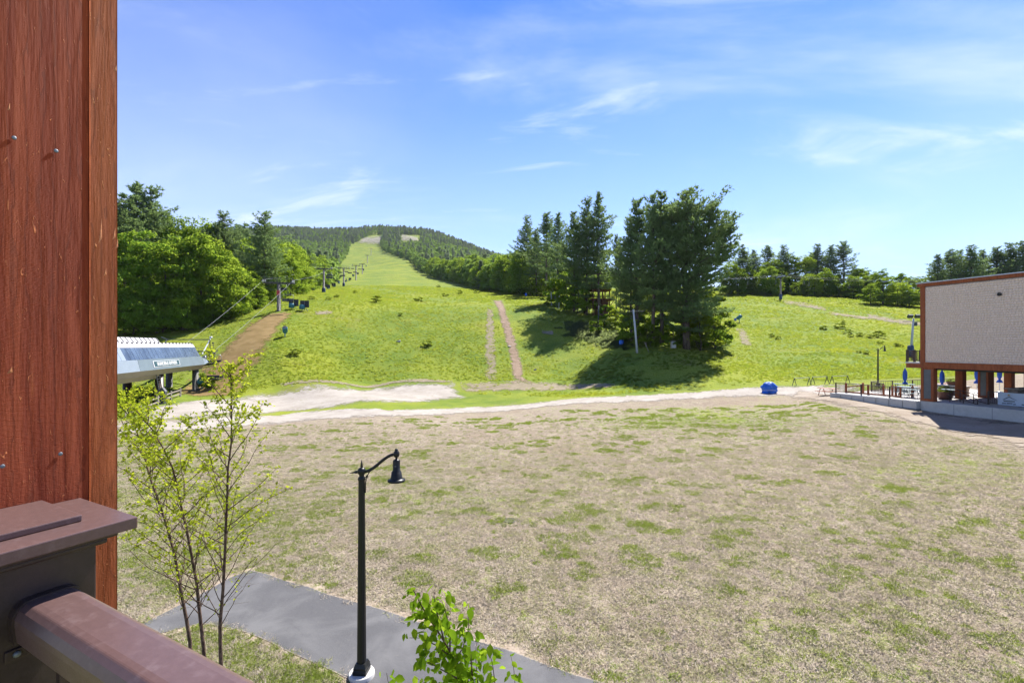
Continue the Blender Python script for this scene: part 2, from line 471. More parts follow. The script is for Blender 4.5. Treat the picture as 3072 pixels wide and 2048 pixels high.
# green share: dry lawn in front, patchy towards the road, lush on the slopes
road_py = np.interp(gpx, [300, 900, 1160, 1700, 2200, 2500, 2800, 3072], [1262, 1248, 1240, 1206, 1180, 1180, 1150, 1120])
d = road_py - gpy                                  # >0 beyond the road
green = np.where(d > 0, np.clip(.50 + d / 75., 0, 1.0), 0.0)
green = np.where((d > 0) & (gpx > 2560), np.clip(green + .3, 0, 1), green)
near = .31 + .10 * (gn - .5)
near = near + .22 * np.exp(-((gpx - 2150) / 380) ** 2 - ((gpy - 1262) / 38) ** 2)
near = near + .17 * np.exp(-((gpx - 1300) / 420) ** 2 - ((gpy - 1500) / 65) ** 2)
near = near + .24 * np.exp(-((gpx - 2900) / 330) ** 2 - ((gpy - 1420) / 60) ** 2)
near = near + .34 * np.exp(-((gpx - 430) / 260) ** 2 - ((gpy - 1560) / 260) ** 2)
near = near - .16 * np.exp(-((gpx - 1350) / 420) ** 2 - ((gpy - 1300) / 35) ** 2)
near = near + .10 * np.exp(-((gpx - 2650) / 500) ** 2 - ((gpy - 1900) / 160) ** 2)
near = near + np.clip((11.6 - GYv) / 1.5, 0, 1) * .16
green = np.where(d > 0, green, np.clip(near, 0, 1))
green = np.where(GYv > 300, np.clip(green * (.92 + .1 * gn), 0, 1), green)
nr, nc = GX.shape
idx = np.arange(nr * nc).reshape(nr, nc)
fc = np.stack([idx[:-1, :-1], idx[:-1, 1:], idx[1:, 1:], idx[1:, :-1]], -1).reshape(-1, 4)
gme = np_mesh('ground', np.stack([GX, GYv, GZ], -1).reshape(-1, 3), fc, MAT['ground'], smooth=True, attrs={'green': green.ravel()})
tag(link('ground', gme), 'dry lawn rising into green ski slopes', None, None, 'structure')

def resample(pts, n):
    pts = [Vector(p) for p in pts]
    L = [0]
    for a, b in zip(pts, pts[1:]): L.append(L[-1] + (b - a).length)
    out = []
    for i in range(n):
        s = L[-1] * i / (n - 1); k = 0
        while k < len(L) - 2 and L[k + 1] < s: k += 1
        f = (s - L[k]) / max(L[k + 1] - L[k], 1e-9)
        out.append(pts[k].lerp(pts[k + 1], f))
    return out
def sheet(name, e1, e2, mat, n, m, lift, label, endsoft=True):
    """strip of loose ground between two edges given as photo points"""
    A = resample([G(*p) if len(p) == 2 else Vector(p) for p in e1], n); B = resample([G(*p) if len(p) == 2 else Vector(p) for p in e2], n)
    xs = np.array([[(A[i].x + (B[i].x - A[i].x) * j / (m - 1)) for j in range(m)] for i in range(n)])
    yy = np.array([[(A[i].y + (B[i].y - A[i].y) * j / (m - 1)) for j in range(m)] for i in range(n)])
    zz = H(xs, yy) + lift + np.maximum(yy - 60, 0) * .0006
    jj = np.minimum(np.arange(m), m - 1 - np.arange(m)) / ((m - 1) / 2)
    e = np.repeat(jj[None], n, 0)
    if endsoft:
        ii = np.minimum(np.arange(n), n - 1 - np.arange(n)) / ((n - 1) / 2) * 4
        e = np.minimum(e, ii[:, None])
    ix = np.arange(n * m).reshape(n, m)
    f = np.stack([ix[:-1, :-1], ix[:-1, 1:], ix[1:, 1:], ix[1:, :-1]], -1).reshape(-1, 4)
    me = np_mesh(name, np.stack([xs, yy, zz], -1).reshape(-1, 3), f, mat, smooth=True, attrs={'edge': e.ravel()})
    return tag(link(name, me), label, None, None, 'structure')

sheet('gravel_road', [(250, 1268), (560, 1258), (760, 1244), (900, 1232), (1160, 1228), (1400, 1219), (1700, 1196), (2000, 1180), (2200, 1163), (2290, 1156), (2400, 1152), (2510, 1150), (2640, 1146)],
      [(250, 1306), (560, 1300), (760, 1282), (900, 1268), (1160, 1254), (1400, 1241), (1700, 1216), (2000, 1203), (2200, 1195), (2330, 1190), (2400, 1190), (2500, 1190), (2640, 1200)],
      MAT['gravel'], 260, 13, .030, 'pale gravel road crossing between lawn and slope')
sheet('gravel_lot', [(400, 1222), (620, 1196), (760, 1176), (850, 1156), (1000, 1146), (1200, 1143), (1375, 1146)],
      [(400, 1272), (620, 1262), (760, 1250), (850, 1238), (1000, 1228), (1180, 1213), (1410, 1192)], MAT['gravel_lot'], 130, 21, .022, 'pale gravel lot at the foot of the slope')
sheet('gravel_verge', [(2395, 1160), (2505, 1186), (2640, 1208), (2770, 1229), (2920, 1246), (3072, 1262), (3400, 1300)],
      [(2360, 1192), (2500, 1218), (2640, 1243), (2765, 1277), (2900, 1316), (3072, 1366), (3400, 1480)], MAT['verge'], 150, 15, .036, 'worn dirt verge along the lodge foundation')
sheet('dirt_track', [(1478, 902), (1496, 950), (1512, 1010), (1528, 1070), (1538, 1140), (1500, 1160)], [(1506, 900), (1524, 950), (1546, 1010), (1562, 1070), (1576, 1135), (1640, 1160)],
      MAT['dirt'], 120, 11, .035, 'eroded brown dirt track running up the slope')
sheet('dirt_track', [(1460, 925), (1456, 1000), (1452, 1060), (1455, 1140)], [(1478, 925), (1486, 1000), (1490, 1060), (1492, 1140)], MAT['bare'], 80, 9, .03, 'faint worn track left of the dirt track')
sheet('bare_strip', [(1380, 1146), (1480, 1144), (1560, 1142), (1680, 1146), (1850, 1152)], [(1380, 1172), (1480, 1174), (1560, 1176), (1680, 1172), (1850, 1164)], MAT['bare'], 90, 9, .04, 'bare brown ground at the foot of the dirt track')
sheet('straw_slope', [(500, 1178), (590, 1105), (660, 1045), (735, 975), (790, 947), (830, 936)], [(715, 1195), (765, 1115), (822, 1040), (850, 985), (872, 955), (885, 936)],
      MAT['straw_slope'], 110, 25, .045, 'brown mown approach slope below the lift')
sheet('bare_strip', [(840, 1150), (1000, 1141), (1200, 1139), (1360, 1142)], [(840, 1160), (1000, 1151), (1200, 1149), (1360, 1152)], MAT['bare'], 90, 9, .06, 'low brown cut bank above the gravel lot')
for e1, e2, lb in (([(2340, 896), (2400, 905), (2480, 921)], [(2350, 910), (2400, 921), (2480, 934)], 'bare brown streak below the upper lift tower'),
                   ([(2485, 934), (2550, 943), (2612, 953)], [(2485, 944), (2550, 953), (2612, 961)], 'narrow bare streak in the middle of the right slope'),
                   ([(2600, 941), (2680, 954), (2790, 968)], [(2600, 955), (2680, 970), (2790, 984)], 'bare streak running behind the lodge'),
                   ([(2204, 985), (2214, 1000), (2222, 1036)], [(2236, 985), (2246, 1005), (2256, 1038)], 'bare stony patch right of the big pine'),
                   ([(945, 934), (970, 930), (1000, 934)], [(945, 944), (970, 947), (1000, 944)], 'bare patch by the blue snow guns'),
                   ([(1625, 990), (1660, 992)], [(1625, 1003), (1660, 1005)], 'small bare patch left of the grove')):
    sheet('bare_patch', e1, e2, MAT['bare'], 24, 9, .06, lb)
sheet('rock_face', [(1205, 705), (1225, 708), (1253, 714)], [(1203, 726), (1225, 727), (1258, 728)], MAT['bedrock'], 20, 9, 2.0, 'pale bare ledge near the summit')
sheet('rock_face', [(1095, 712), (1150, 708)], [(1070, 730), (1140, 736)], MAT['bedrock'], 20, 9, 1.2, 'stony ground at the top of the ski trail')
def offs(pts, d_):
    w = [G(*p) for p in pts]; out = []
    for i, p in enumerate(w):
        t_ = (w[min(i + 1, len(w) - 1)] - w[max(i - 1, 0)]); t_.z = 0; t_.normalize()
        out.append((p.x - t_.y * d_, p.y + t_.x * d_, 0))
    return out
_o = [(300, 1945), (451, 1861), (610, 1779), (692, 1732), (751, 1711), (798, 1721), (851, 1741), (927, 1761), (980, 1782), (1150, 1830), (1233, 1858), (1413, 1918), (1537, 1954), (1620, 1987), (1730, 2026), (1800, 2046), (2200, 2170), (2700, 2330)]
_i = [(300, 2000), (430, 1915), (560, 1880), (600, 1872), (640, 1876), (690, 1886), (740, 1898), (810, 1927), (868, 1957), (980, 2006), (1047, 2039), (1150, 2090), (1250, 2140), (1350, 2190), (1450, 2250), (1550, 2310), (1900, 2480), (2300, 2700)]
MAT['sandy'] = sheet_mat('sandy', ((.33, .26, .19), (.42, .345, .265), (.48, .41, .33)), 1.6, .5, cover=.9)
sheet('sandy_verge', offs(_o, .30), offs(_o, -.22), MAT['sandy'], 220, 9, .012, 'sandy strip along the far side of the asphalt path', False)
sheet('sandy_verge', offs(_i, .22), offs(_i, -.30), MAT['sandy'], 220, 9, .012, 'sandy strip along the near side of the asphalt path', False)
sheet('asphalt_path', [(300, 1945), (451, 1861), (610, 1779), (692, 1732), (751, 1711), (798, 1721), (851, 1741), (927, 1761), (980, 1782), (1150, 1830), (1233, 1858), (1413, 1918), (1537, 1954), (1620, 1987), (1730, 2026), (1800, 2046), (2200, 2170), (2700, 2330)],
      [(300, 2000), (430, 1915), (560, 1880), (600, 1872), (640, 1876), (690, 1886), (740, 1898), (810, 1927), (868, 1957), (980, 2006), (1047, 2039), (1150, 2090), (1250, 2140), (1350, 2190), (1450, 2250), (1550, 2310), (1900, 2480), (2300, 2700)],
      MAT['asphalt'], 170, 21, .024, 'grey asphalt footpath bending through the lawn', False)
# ------------------------------------------------------------------ foliage materials
def leaf_mat(name, dark, light, yellow, trans=.35, hue_rand=.35, gloss=.0, upn=False):
    t = NT(name)
    a = t.attr('tint'); r = t.objrand()
    c = t.mix(t.rng(a, 0, 1, 0, 1, False), dark, light)
    c = t.mix(t.math('MULTIPLY', t.rng(r, .25, 1), hue_rand), c, yellow)
    r2 = t.math('FRACT', t.math('MULTIPLY', r, 7.31))
    c = t.mix(t.math('MULTIPLY', r2, .85 if not upn else .2), c, tuple(x * .8 for x in dark))
    c = t.mix(t.rng(t.noise(t.coord('Position'), .35, 3, .6), .35, .65, 0, .35), c, dark)
    if name.startswith('hill'):
        pp = t.coord('Position')
        c = t.mix(t.rng(t.noise(pp, .055, 4, .6, .4), .52, .72, 0, .40), c, (.34, .30, .10))
        c = t.mix(t.rng(t.noise(pp, .09, 4, .6), .54, .70, 0, .7), c, (.40, .44, .035))
        c = t.mix(t.rng(t.noise(t.coord('Position', loc=(40, 9, 0)), .12, 4, .6), .54, .68, 0, .6), c, (.13, .23, .03))
    d = t.n.new('ShaderNodeBsdfDiffuse'); t.l.new(c, d.inputs[0])
    tr = t.n.new('ShaderNodeBsdfTranslucent')
    tc2 = t.mix(.5, c, tuple(x * 1.5 for x in yellow)); t.l.new(tc2, tr.inputs[0])
    if upn:                  # low turf: blades shade like the ground they cover
        nn = t.n.new('ShaderNodeCombineXYZ'); nn.inputs[2].default_value = 1.0
        t.l.new(nn.outputs[0], d.inputs['Normal'])
    m = t.n.new('ShaderNodeMixShader'); m.inputs[0].default_value = trans
    t.l.new(d.outputs[0], m.inputs[1]); t.l.new(tr.outputs[0], m.inputs[2])
    o = m.outputs[0]
    if gloss:
        g = t.n.new('ShaderNodeBsdfGlossy'); g.inputs['Roughness'].default_value = .45; g.inputs[0].default_value = (.8, .85, .8, 1)
        m2 = t.n.new('ShaderNodeMixShader'); m2.inputs[0].default_value = gloss
        t.l.new(o, m2.inputs[1]); t.l.new(g.outputs[0], m2.inputs[2]); o = m2.outputs[0]
    t.l.new(o, t.out.inputs[0])
    return t.m
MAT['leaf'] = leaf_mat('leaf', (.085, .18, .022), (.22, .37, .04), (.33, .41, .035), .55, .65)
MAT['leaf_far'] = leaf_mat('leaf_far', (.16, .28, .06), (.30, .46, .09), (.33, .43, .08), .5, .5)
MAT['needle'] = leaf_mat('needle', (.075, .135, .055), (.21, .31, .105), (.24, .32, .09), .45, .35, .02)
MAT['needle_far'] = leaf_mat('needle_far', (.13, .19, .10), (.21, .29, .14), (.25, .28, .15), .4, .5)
MAT['birch_leaf'] = leaf_mat('birch_leaf', (.26, .34, .018), (.42, .48, .03), (.48, .50, .04), .5, .3)
MAT['sapling_leaf'] = leaf_mat('sapling_leaf', (.11, .22, .012), (.26, .40, .022), (.32, .42, .025), .55, .2)
MAT['shrub_leaf'] = leaf_mat('shrub_leaf', (.085, .15, .014), (.22, .30, .024), (.29, .33, .025), .45, .5)
MAT['fern'] = leaf_mat('fern', (.14, .18, .065), (.23, .28, .12), (.2, .25, .08), .3, .3, 0, True)
MAT['straw'] = leaf_mat('straw', (.29, .235, .18), (.64, .57, .48), (.5, .43, .34), .1, .3, 0, True)
MAT['straw_green'] = leaf_mat('straw_green', (.21, .21, .09), (.42, .42, .22), (.38, .38, .18), .1, .3, 0, True)
MAT['green_tuft'] = leaf_mat('green_tuft', (.13, .19, .03), (.25, .33, .05), (.30, .33, .07), .2, .5, 0, True)
MAT['hill_tuft'] = leaf_mat('hill_tuft', (.21, .29, .03), (.36, .45, .05), (.43, .46, .06), .2, .6, 0, True)
MAT['hill_weed'] = leaf_mat('hill_weed', (.16, .26, .026), (.29, .41, .04), (.36, .44, .045), .2, .6, 0, True)
def bark_mat(name, a, b, sz=(14, 14, 2.2)):
    t = NT(name)
    v = t.coord('Object', scale=sz)
    n = t.noise(v, 1.0, 6, .65, .4); n2 = t.noise(t.coord('Object'), 3, 3)
    c = t.mix(t.rng(n, .35, .65), a, b)
    c = t.mix(t.rng(n2, .55, .75, 0, .4), c, tuple(x * 1.6 for x in b))
    t.pbr(c, .9, 0, t.bump(n, .7, .03), .2)
    return t.m
MAT['bark'] = bark_mat('bark', (.045, .034, .026), (.13, .105, .085), (3, 3, .5))
MAT['pine_bark'] = bark_mat('pine_bark', (.05, .038, .032), (.15, .118, .10), (3, 3, .5))
MAT['birch_bark'] = bark_mat('birch_bark', (.035, .022, .016), (.16, .105, .075), (30, 30, 9))

# ------------------------------------------------------------------ foliage geometry
def unit(v): return v / np.maximum(np.linalg.norm(v, axis=-1, keepdims=True), 1e-9)
def leaf_quads(C, N, size, rg, aspect=.62, along=None):
    """diamond leaves at C, facing N"""
    n = len(C)
    a = rg.normal(size=(n, 3)) if along is None else along + rg.normal(size=(n, 3)) * .35
    U = unit(a - N * (a * N).sum(-1, keepdims=True))
    W = np.cross(N, U)
    s = np.asarray(size).reshape(-1, 1) * np.ones((n, 1))
    fold = N * s * .16
    V = np.stack([C - U * s * .5, C + W * s * .5 * aspect + fold, C + U * s * .5, C - W * s * .5 * aspect + fold], 1).reshape(-1, 3)
    return V, np.arange(n * 4).reshape(n, 4)
def spikes(C, D, length, width, rg):
    """narrow triangles standing at C along D"""
    n = len(C)
    U = unit(np.cross(D, rg.normal(size=(n, 3))))
    L = np.asarray(length).reshape(-1, 1); w = np.asarray(width).reshape(-1, 1)
    V = np.stack([C - U * w, C + U * w, C + D * L], 1).reshape(-1, 3)
    return V, np.arange(n * 3).reshape(n, 3)
def decid_meshes(nm, h, r, seed, nclump=42, nleaf=150, leaf=.5, lean=0.0, low=.2, trunk_r=.22, mat='leaf', top=1.0):
    rg = np.random.default_rng(seed)
    zc = h * (low + (1 - low) * .5); rz = h * (1 - low) * .5
    d = unit(rg.normal(size=(nclump, 3)))
    rad = rg.uniform(.45, 1.0, nclump) ** .7
    cz_ = d[:, 2] * rad
    taper = np.where(cz_ > 0, 1 - .45 * top * cz_ ** 1.5, 1 - .25 * cz_ ** 2)
    Cc = np.stack([d[:, 0] * rad * r * taper + lean * (cz_ + 1), d[:, 1] * rad * r * taper, zc + cz_ * rz * .93], -1)
    sk = int(nclump * .22)             # boughs that hang low around the foot
    aa = rg.uniform(0, 6.283, sk); q_ = rg.uniform(.45, .95, sk)
    Cc[:sk] = np.stack([np.cos(aa) * q_ * r, np.sin(aa) * q_ * r, h * (low + rg.uniform(.02, .22, sk))], -1)
    rc = rg.uniform(.15, .30, nclump) * r * rg.uniform(.75, 1.3, nclump)
    dd = unit(rg.normal(size=(nclump, nleaf, 3)))
    dd[..., 2] = np.where(dd[..., 2] < -.35, -dd[..., 2], dd[..., 2])
    rr = rc[:, None, None] * rg.uniform(.55, 1.12, (nclump, nleaf, 1)) * (1 + .18 * np.sin(dd[..., :1] * 7 + dd[..., 2:] * 5))
    C = (Cc[:, None] + dd * rr * np.array([1, 1, .78])).reshape(-1, 3)
    N = unit(dd.reshape(-1, 3) * .7 + rg.normal(size=(nclump * nleaf, 3)) * .55 + np.array([0, 0, .35]))
    V, Fq = leaf_quads(C, N, leaf * rg.uniform(.6, 1.35, len(C)), rg)
    tint = np.clip(np.repeat(rg.uniform(0, 1, nclump), nleaf) * .6 + rg.uniform(0, .5, len(C)) - .05, 0, 1)
    crown = np_mesh(nm + '_crown', V, Fq, MAT[mat], tint)
    b = MB()
    tp = [Vector((0, 0, -.5)), Vector((.1, 0, h * .2)), Vector((lean * .6, .1, h * .5)), Vector((lean, 0, h * .82))]
    b.tube(tp, [trunk_r * 1.25, trunk_r, trunk_r * .6, .04], 7)
    for k in rg.choice(nclump, 9, False):
        q = Vector(Cc[k]); s = Vector((lean * .5, 0, max(h * low * .8, q.z - r * .7)))
        b.tube([s, s.lerp(q, .5) + Vector((0, 0, -.2)), q], [trunk_r * .4, trunk_r * .25, .03], 5, False)
    me = bpy.data.meshes.new(nm + '_trunk'); me.from_pydata(b.v, [], b.f); me.polygons.foreach_set('use_smooth', b.sm); me.materials.append(MAT['bark'])
    return me, crown
def pine_meshes(nm, h, spread, seed, base=.25, step=.85, nb=6, shape=1.0, irregular=.45, leaders=(), trunk_r=.38, dead=10, dens=1.0, bias=(0, 0), mat='needle', lean=(0, 0), tl=.62):
    rg = np.random.default_rng(seed)
    tb = MB()
    stems = [(Vector((0, 0, -.6)), Vector((lean[0], lean[1], h)), base * h, spread, trunk_r)]
    for (z0, dx, dy, ln, sp) in leaders:
        p0 = Vector((lean[0] * z0 / h, lean[1] * z0 / h, z0)); stems.append((p0, p0 + Vector((dx, dy, ln)), z0 + ln * .25, sp, trunk_r * .5))
    cs, ds, ts_ = [], [], []
    for p0, p1, zb, sp, tr in stems:
        L = p1.z - p0.z
        mid = p0.lerp(p1, .5) + Vector((rg.normal() * .25, rg.normal() * .25, 0))
        if p0.z > 1: mid = p0.lerp(p1, .55) + Vector(((p1.x - p0.x) * .22, (p1.y - p0.y) * .22, -L * .06))
        tb.tube([p0, p0.lerp(mid, .5), mid, mid.lerp(p1, .6), p1], [tr * 1.15, tr * .95, tr * .66, tr * .35, .03], 8)
        z = zb
        while z < p1.z - .25:
            t = (z - zb) / max(p1.z - zb, .1)
            prof = (1 - t) ** (.75 * shape) * (0.55 + .45 * min(1, t / .18)) + .07
            f = (z - p0.z) / L
            c0 = (p0.lerp(mid, f * 2) if f < .5 else mid.lerp(p1, f * 2 - 1))
            ph = rg.uniform(0, 6.28); lvl = rg.uniform(1 - irregular, 1 + irregular * .5)
            for k in range(nb if t < .85 else 4):
                a = ph + 6.283 * k / nb + rg.normal() * .22
                BL = sp * prof * lvl * rg.uniform(1 - irregular, 1.15)
                BL *= 1 + bias[0] * math.cos(a) + bias[1] * math.sin(a)
                if BL < .35: BL = .35
                up0 = .55 * t + rg.normal() * .10 + .04; curl = rg.uniform(.10, .30)
                dirh = np.array([math.cos(a), math.sin(a), 0])
                perp = np.array([-math.sin(a), math.cos(a), 0])
                m = max(3, int(BL / .42 * dens))
                s = np.linspace(.24, 1, m)
                zz_ = BL * (up0 * s + curl * s ** 2 - .12 * s * (1 - t))
                P = np.array(c0)[None] + dirh * (BL * s)[:, None] + np.array([0, 0, 1.]) * zz_[:, None]
                if BL > 1.2:
                    tb.tube([c0, Vector(P[len(P) // 2]), Vector(P[-1])], [.03 + BL * .009, .022 + BL * .005, .01], 3, False)
                wdt = BL * .36 * np.sin(np.clip(s * 1.05, 0, 1) * math.pi * .88) + .10
                ntf = 4
                off = rg.uniform(-1, 1, (m, ntf))
                Q = P[:, None] + perp * (off * wdt[:, None])[..., None] + dirh * (rg.normal(size=(m, ntf)) * .15)[..., None] + rg.normal(size=(m, ntf, 3)) * np.array([.10, .10, .07])
                Dv = dirh * .65 + perp * (off * .75)[..., None] + np.array([0, 0, .5 + .3 * t]) + rg.normal(size=(m, ntf, 3)) * .25
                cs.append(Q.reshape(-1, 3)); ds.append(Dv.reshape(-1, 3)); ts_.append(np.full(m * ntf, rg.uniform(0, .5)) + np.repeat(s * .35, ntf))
            z += step * rg.uniform(.7, 1.3) * (.75 + .5 * (1 - t))
        # dead stubs on the bare lower trunk
        if p0.z < 1:
            for _ in range(dead):
                zs = rg.uniform(.12, base + .05) * h; a = rg.uniform(0, 6.28); l = rg.uniform(.5, 2.2)
                q = Vector((lean[0] * zs / h, lean[1] * zs / h, zs))
                tb.tube([q, q + Vector((math.cos(a) * l, math.sin(a) * l, rg.uniform(-.3, .3)))], [.035, .01], 3, False)
    C = np.concatenate(cs); D = unit(np.concatenate(ds)); tt = np.concatenate(ts_)
    k = 4
    C3 = np.repeat(C, k, 0); D3 = unit(np.repeat(D, k, 0) + rg.normal(size=(len(C) * k, 3)) * .48)
    V, Ft = spikes(C3, D3, tl * rg.uniform(.65, 1.25, len(C3)), .10 * rg.uniform(.7, 1.4, len(C3)), rg)
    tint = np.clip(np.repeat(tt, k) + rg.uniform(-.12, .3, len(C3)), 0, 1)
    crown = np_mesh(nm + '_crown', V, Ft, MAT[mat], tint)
    me = bpy.data.meshes.new(nm + '_trunk'); me.from_pydata(tb.v, [], tb.f); me.polygons.foreach_set('use_smooth', tb.sm); me.materials.append(MAT['pine_bark'])
    return me, crown

def tree(name, meshes, loc, scale, rz, label, cat='tree', group=None, wid=None):
    o = empty(name, loc, rz, label, cat, group)
    o.scale = ((wid or scale), (wid or scale), scale)
    link('trunk', meshes[0], o); link('crown', meshes[1], o)
    return o

DEC = [decid_meshes('decid', 18, 5.4, 101, 92, 125, .46, 0, .03), decid_meshes('decid', 18, 4.8, 102, 80, 125, .46, .4, .0, top=1.3), decid_meshes('decid', 18, 6.0, 103, 104, 120, .48, -.3, .02),
       decid_meshes('decid', 18, 4.6, 104, 76, 130, .44, .2, .0, top=1.4), decid_meshes('decid', 18, 5.4, 105, 88, 125, .46, 0, .06, top=1.2), decid_meshes('decid', 18, 6.4, 106, 112, 120, .46, .3, .0)]
PIN = [pine_meshes('pine', 28, 8.2, 201, .24, 1.12, 7, 1.08, .58), pine_meshes('pine', 28, 7.8, 202, .28, 1.15, 7, 1.12, .64, ((16, 1.6, .4, 9, 2.8),)), pine_meshes('pine', 28, 9.0, 203, .16, 1.08, 7, 1.15, .58),
       pine_meshes('pine', 28, 7.6, 204, .30, 1.2, 6, 1.05, .68, ((18, -1.3, .6, 8.2, 2.4),))]

# ------------------------------------------------------------------ grove of tall pines in the middle
big = pine_meshes('big_pine', 28.6, 8.6, 231, .12, .86, 8, .66, .58, ((11, 8.2, 1.0, 13.0, 3.6), (15, 4.2, -1.5, 10.5, 3.2), (13, -2.8, .8, 13.2, 3.4)), .62, 8, 1.15, (.18, 0))
tree('pine_tree', big, G(2060, 1046), 1.0, 0, 'largest pine of the grove, broad crown with a limb reaching right', 'tree', 'pines of the grove')
specs = [  # base px, base py, top py, mesh, rot, width factor, label
    (1957, 1035, 590, 1, .4, .86, 'tall pine in the middle of the grove, second from the largest pine'),
    (1912, 1022, 600, 3, 2.2, .86, 'slim tall pine behind the grey pole in the grove'),
    (1985, 1030, 580, 0, 1.3, .88, 'tall pine just left of the largest pine'),
    (1893, 1020, 660, 2, 4.1, .74, 'shorter pine at the left of the middle pine trio'),
    (1798, 952, 586, 0, 2.7, .82, 'tall pine over the right end of the tree house'),
    (1760, 944, 600, 2, .9, .86, 'tall pine over the left of the tree house'),
    (1722, 935, 640, 1, 5.1, .88, 'pine with a forked top left of the tree house'),
    (1676, 912, 645, 0, 3.3, .90, 'pine behind the leaning utility pole and its guy wires'),
    (1640, 893, 640, 3, 1.9, 1.0, 'pine standing second from the left end of the grove'),
    (1582, 882, 652, 2, .2, .95, 'leftmost pine of the grove with a spiky top'),
    (1610, 888, 690, 1, 4.4, .9, 'lower dense pine between the two leftmost grove pines'),
    (1849, 953, 705, 3, 3.0, .5, 'thin pine trunk with a sparse crown in the grove gap'),
    (1860, 956, 715, 1, 1.1, .42, 'thinner twin of the sparse pine in the grove gap')]
for bx, by, ty, k, rz, wf, lb in specs:
    p = G(bx, by); hgt = (by - ty) / F * p.y
    tree('pine_tree', PIN[k], p, hgt / 28, rz, lb, 'tree', 'pines of the grove', hgt / 28 * wf)
SMALLP = pine_meshes('small_pine', 11, 2.0, 261, .3, .6, 5, .9, .5, trunk_r=.12, dead=6)
p = G(1984, 966); tree('pine_tree', SMALLP, p, (966 - 826) / F * p.y / 11, 0, 'small ragged pine seen through the grove against the far slope', 'tree')
# underbrush of the grove
SHRUB = [decid_meshes('shrub', 4, 1.9, 301 + i, 22, 120, .26, 0, .02, .05, 'shrub_leaf', .4) for i in range(3)]
SHRUBD = [decid_meshes('shrub', 4, 1.8, 311 + i, 24, 130, .28, 0, .02, .06, 'leaf', .4) for i in range(3)]
brush = [(2100, 1052, 960, 'dark leafy shrub under the right side of the largest pine'), (2145, 1046, 955, 'dark leafy shrub at the right edge of the grove'), (2020, 1040, 985, 'shrub left of the largest pine trunk'),
         (1940, 1042, 985, 'shrub at the foot of the middle pine trio'), (1895, 1030, 965, 'shrub in front of the middle pine trio'), (1700, 925, 840, 'leafy shrub left of the tree house'), (1672, 915, 850, 'leafy shrub behind the guyed utility pole'),
         (1735, 940, 868, 'leafy shrub under the tall pines by the tree house'), (1815, 975, 925, 'sunlit bush below the tree house stair'), (1845, 985, 945, 'sunlit bush by the thin pine trunks'), (1790, 1000, 965, 'low bush on the bank below the tree house'),
         (1880, 1000, 955, 'low bush between tree house and grey pole'), (2075, 1030, 940, 'tall dark shrub behind the largest pine trunk'), (1975, 1010, 960, 'shrub behind the middle pine trio'), (2165, 1030, 990, 'small shrub at the sunny right rim of the grove'),
         (1625, 890, 850, 'shrub at the left foot of the grove'), (1590, 884, 845, 'shrub below the leftmost grove pine'), (1650, 900, 862, 'shrub beside the blue barrel at the grove'),
         (1915, 1000, 900, 'tall dark shrub behind the pale utility pole'), (1955, 1005, 890, 'tall dark shrub filling the gap behind the middle pines'), (2045, 1010, 900, 'tall dark shrub between the middle pines and the largest pine'), (2120, 1020, 900, 'tall dark shrub behind the right side of the largest pine'), (1755, 940, 850, 'tall dark shrub among the trunks by the tree house'), (1712, 915, 820, 'tall dark shrub behind the forked pine')]
for i, (bx, by, ty, lb) in enumerate(brush):
    p = G(bx, by); s = (by - ty) / F * p.y / 4 * 1.25
    tree('shrub', (SHRUBD if i % 3 else SHRUB)[i % 3], p, s, i * 1.3, lb, 'shrub', 'underbrush of the pine grove', s * 1.2)

# ------------------------------------------------------------------ wood on the left
lf = [(372, 1003, 690), (430, 1000, 672), (492, 996, 700), (548, 990, 712), (604, 978, 690), (655, 962, 722), (706, 945, 775), (752, 928, 790), (795, 910, 770), (838, 896, 775), (872, 888, 765), (905, 876, 778)]
names = ['at the left end by the red post', 'second from the left end', 'third from the left end', 'fourth from the left end', 'fifth from the left end', 'sixth from the left end', 'left of the first lift tower crossarm', 'behind the first lift tower',
         'right behind the first lift tower', 'left of the second lift tower', 'nearest left of the second lift tower', 'behind the second lift tower']
for i, (bx, by, ty) in enumerate(lf):
    p = G(bx, by); hgt = (by - ty) / F * p.y
    tree('broadleaf_tree', DEC[i % 6], p, hgt / 18, i * 2.1, 'front tree of the left wood, ' + names[i], 'tree', 'trees of the left wood', hgt / 18 * 1.02)
for i, (bx, by, ty, lb) in enumerate(((560, 990, 868, 'low leafy tree at the foot of the left wood above the terminal'), (640, 968, 850, 'low leafy tree at the foot of the left wood below the ropes'), (718, 944, 852, 'low leafy tree at the wood edge left of the first lift tower'),
                                      (470, 1000, 850, 'low leafy tree above the terminal roof end'), (400, 1004, 870, 'low leafy tree beside the red post'), (770, 925, 850, 'low leafy tree just behind the first lift tower'), (600, 982, 900, 'low shrubby tree at the wood edge above the ropes'))):
    p = G(bx, by); s = (by - ty) / F * p.y / 18
    tree('broadleaf_tree', DEC[(i * 2 + 1) % 6], p, s, i * 1.7, lb, 'tree', 'trees of the left wood', s * 1.3)
bk = [(395, 118, 655), (450, 122, 668), (520, 120, 672), (572, 122, 655), (612, 125, 650), (645, 128, 662), (700, 132, 690), (740, 138, 700), (790, 150, 705), (835, 165, 715), (880, 178, 722), (340, 115, 690), (480, 140, 680), (560, 145, 668), (660, 150, 672)]
for i, (px, Y, ty) in enumerate(bk):
    p = GY(px, Y); hgt = (HY - ty) / F * Y + ZC - p.z
    tree('broadleaf_tree', DEC[(i * 5 + 2) % 6], p, hgt / 18, i * 1.1, 'back tree of the left wood, %s from the left' % ORD[i], 'tree', 'trees of the left wood', min(hgt / 18, 1.25))
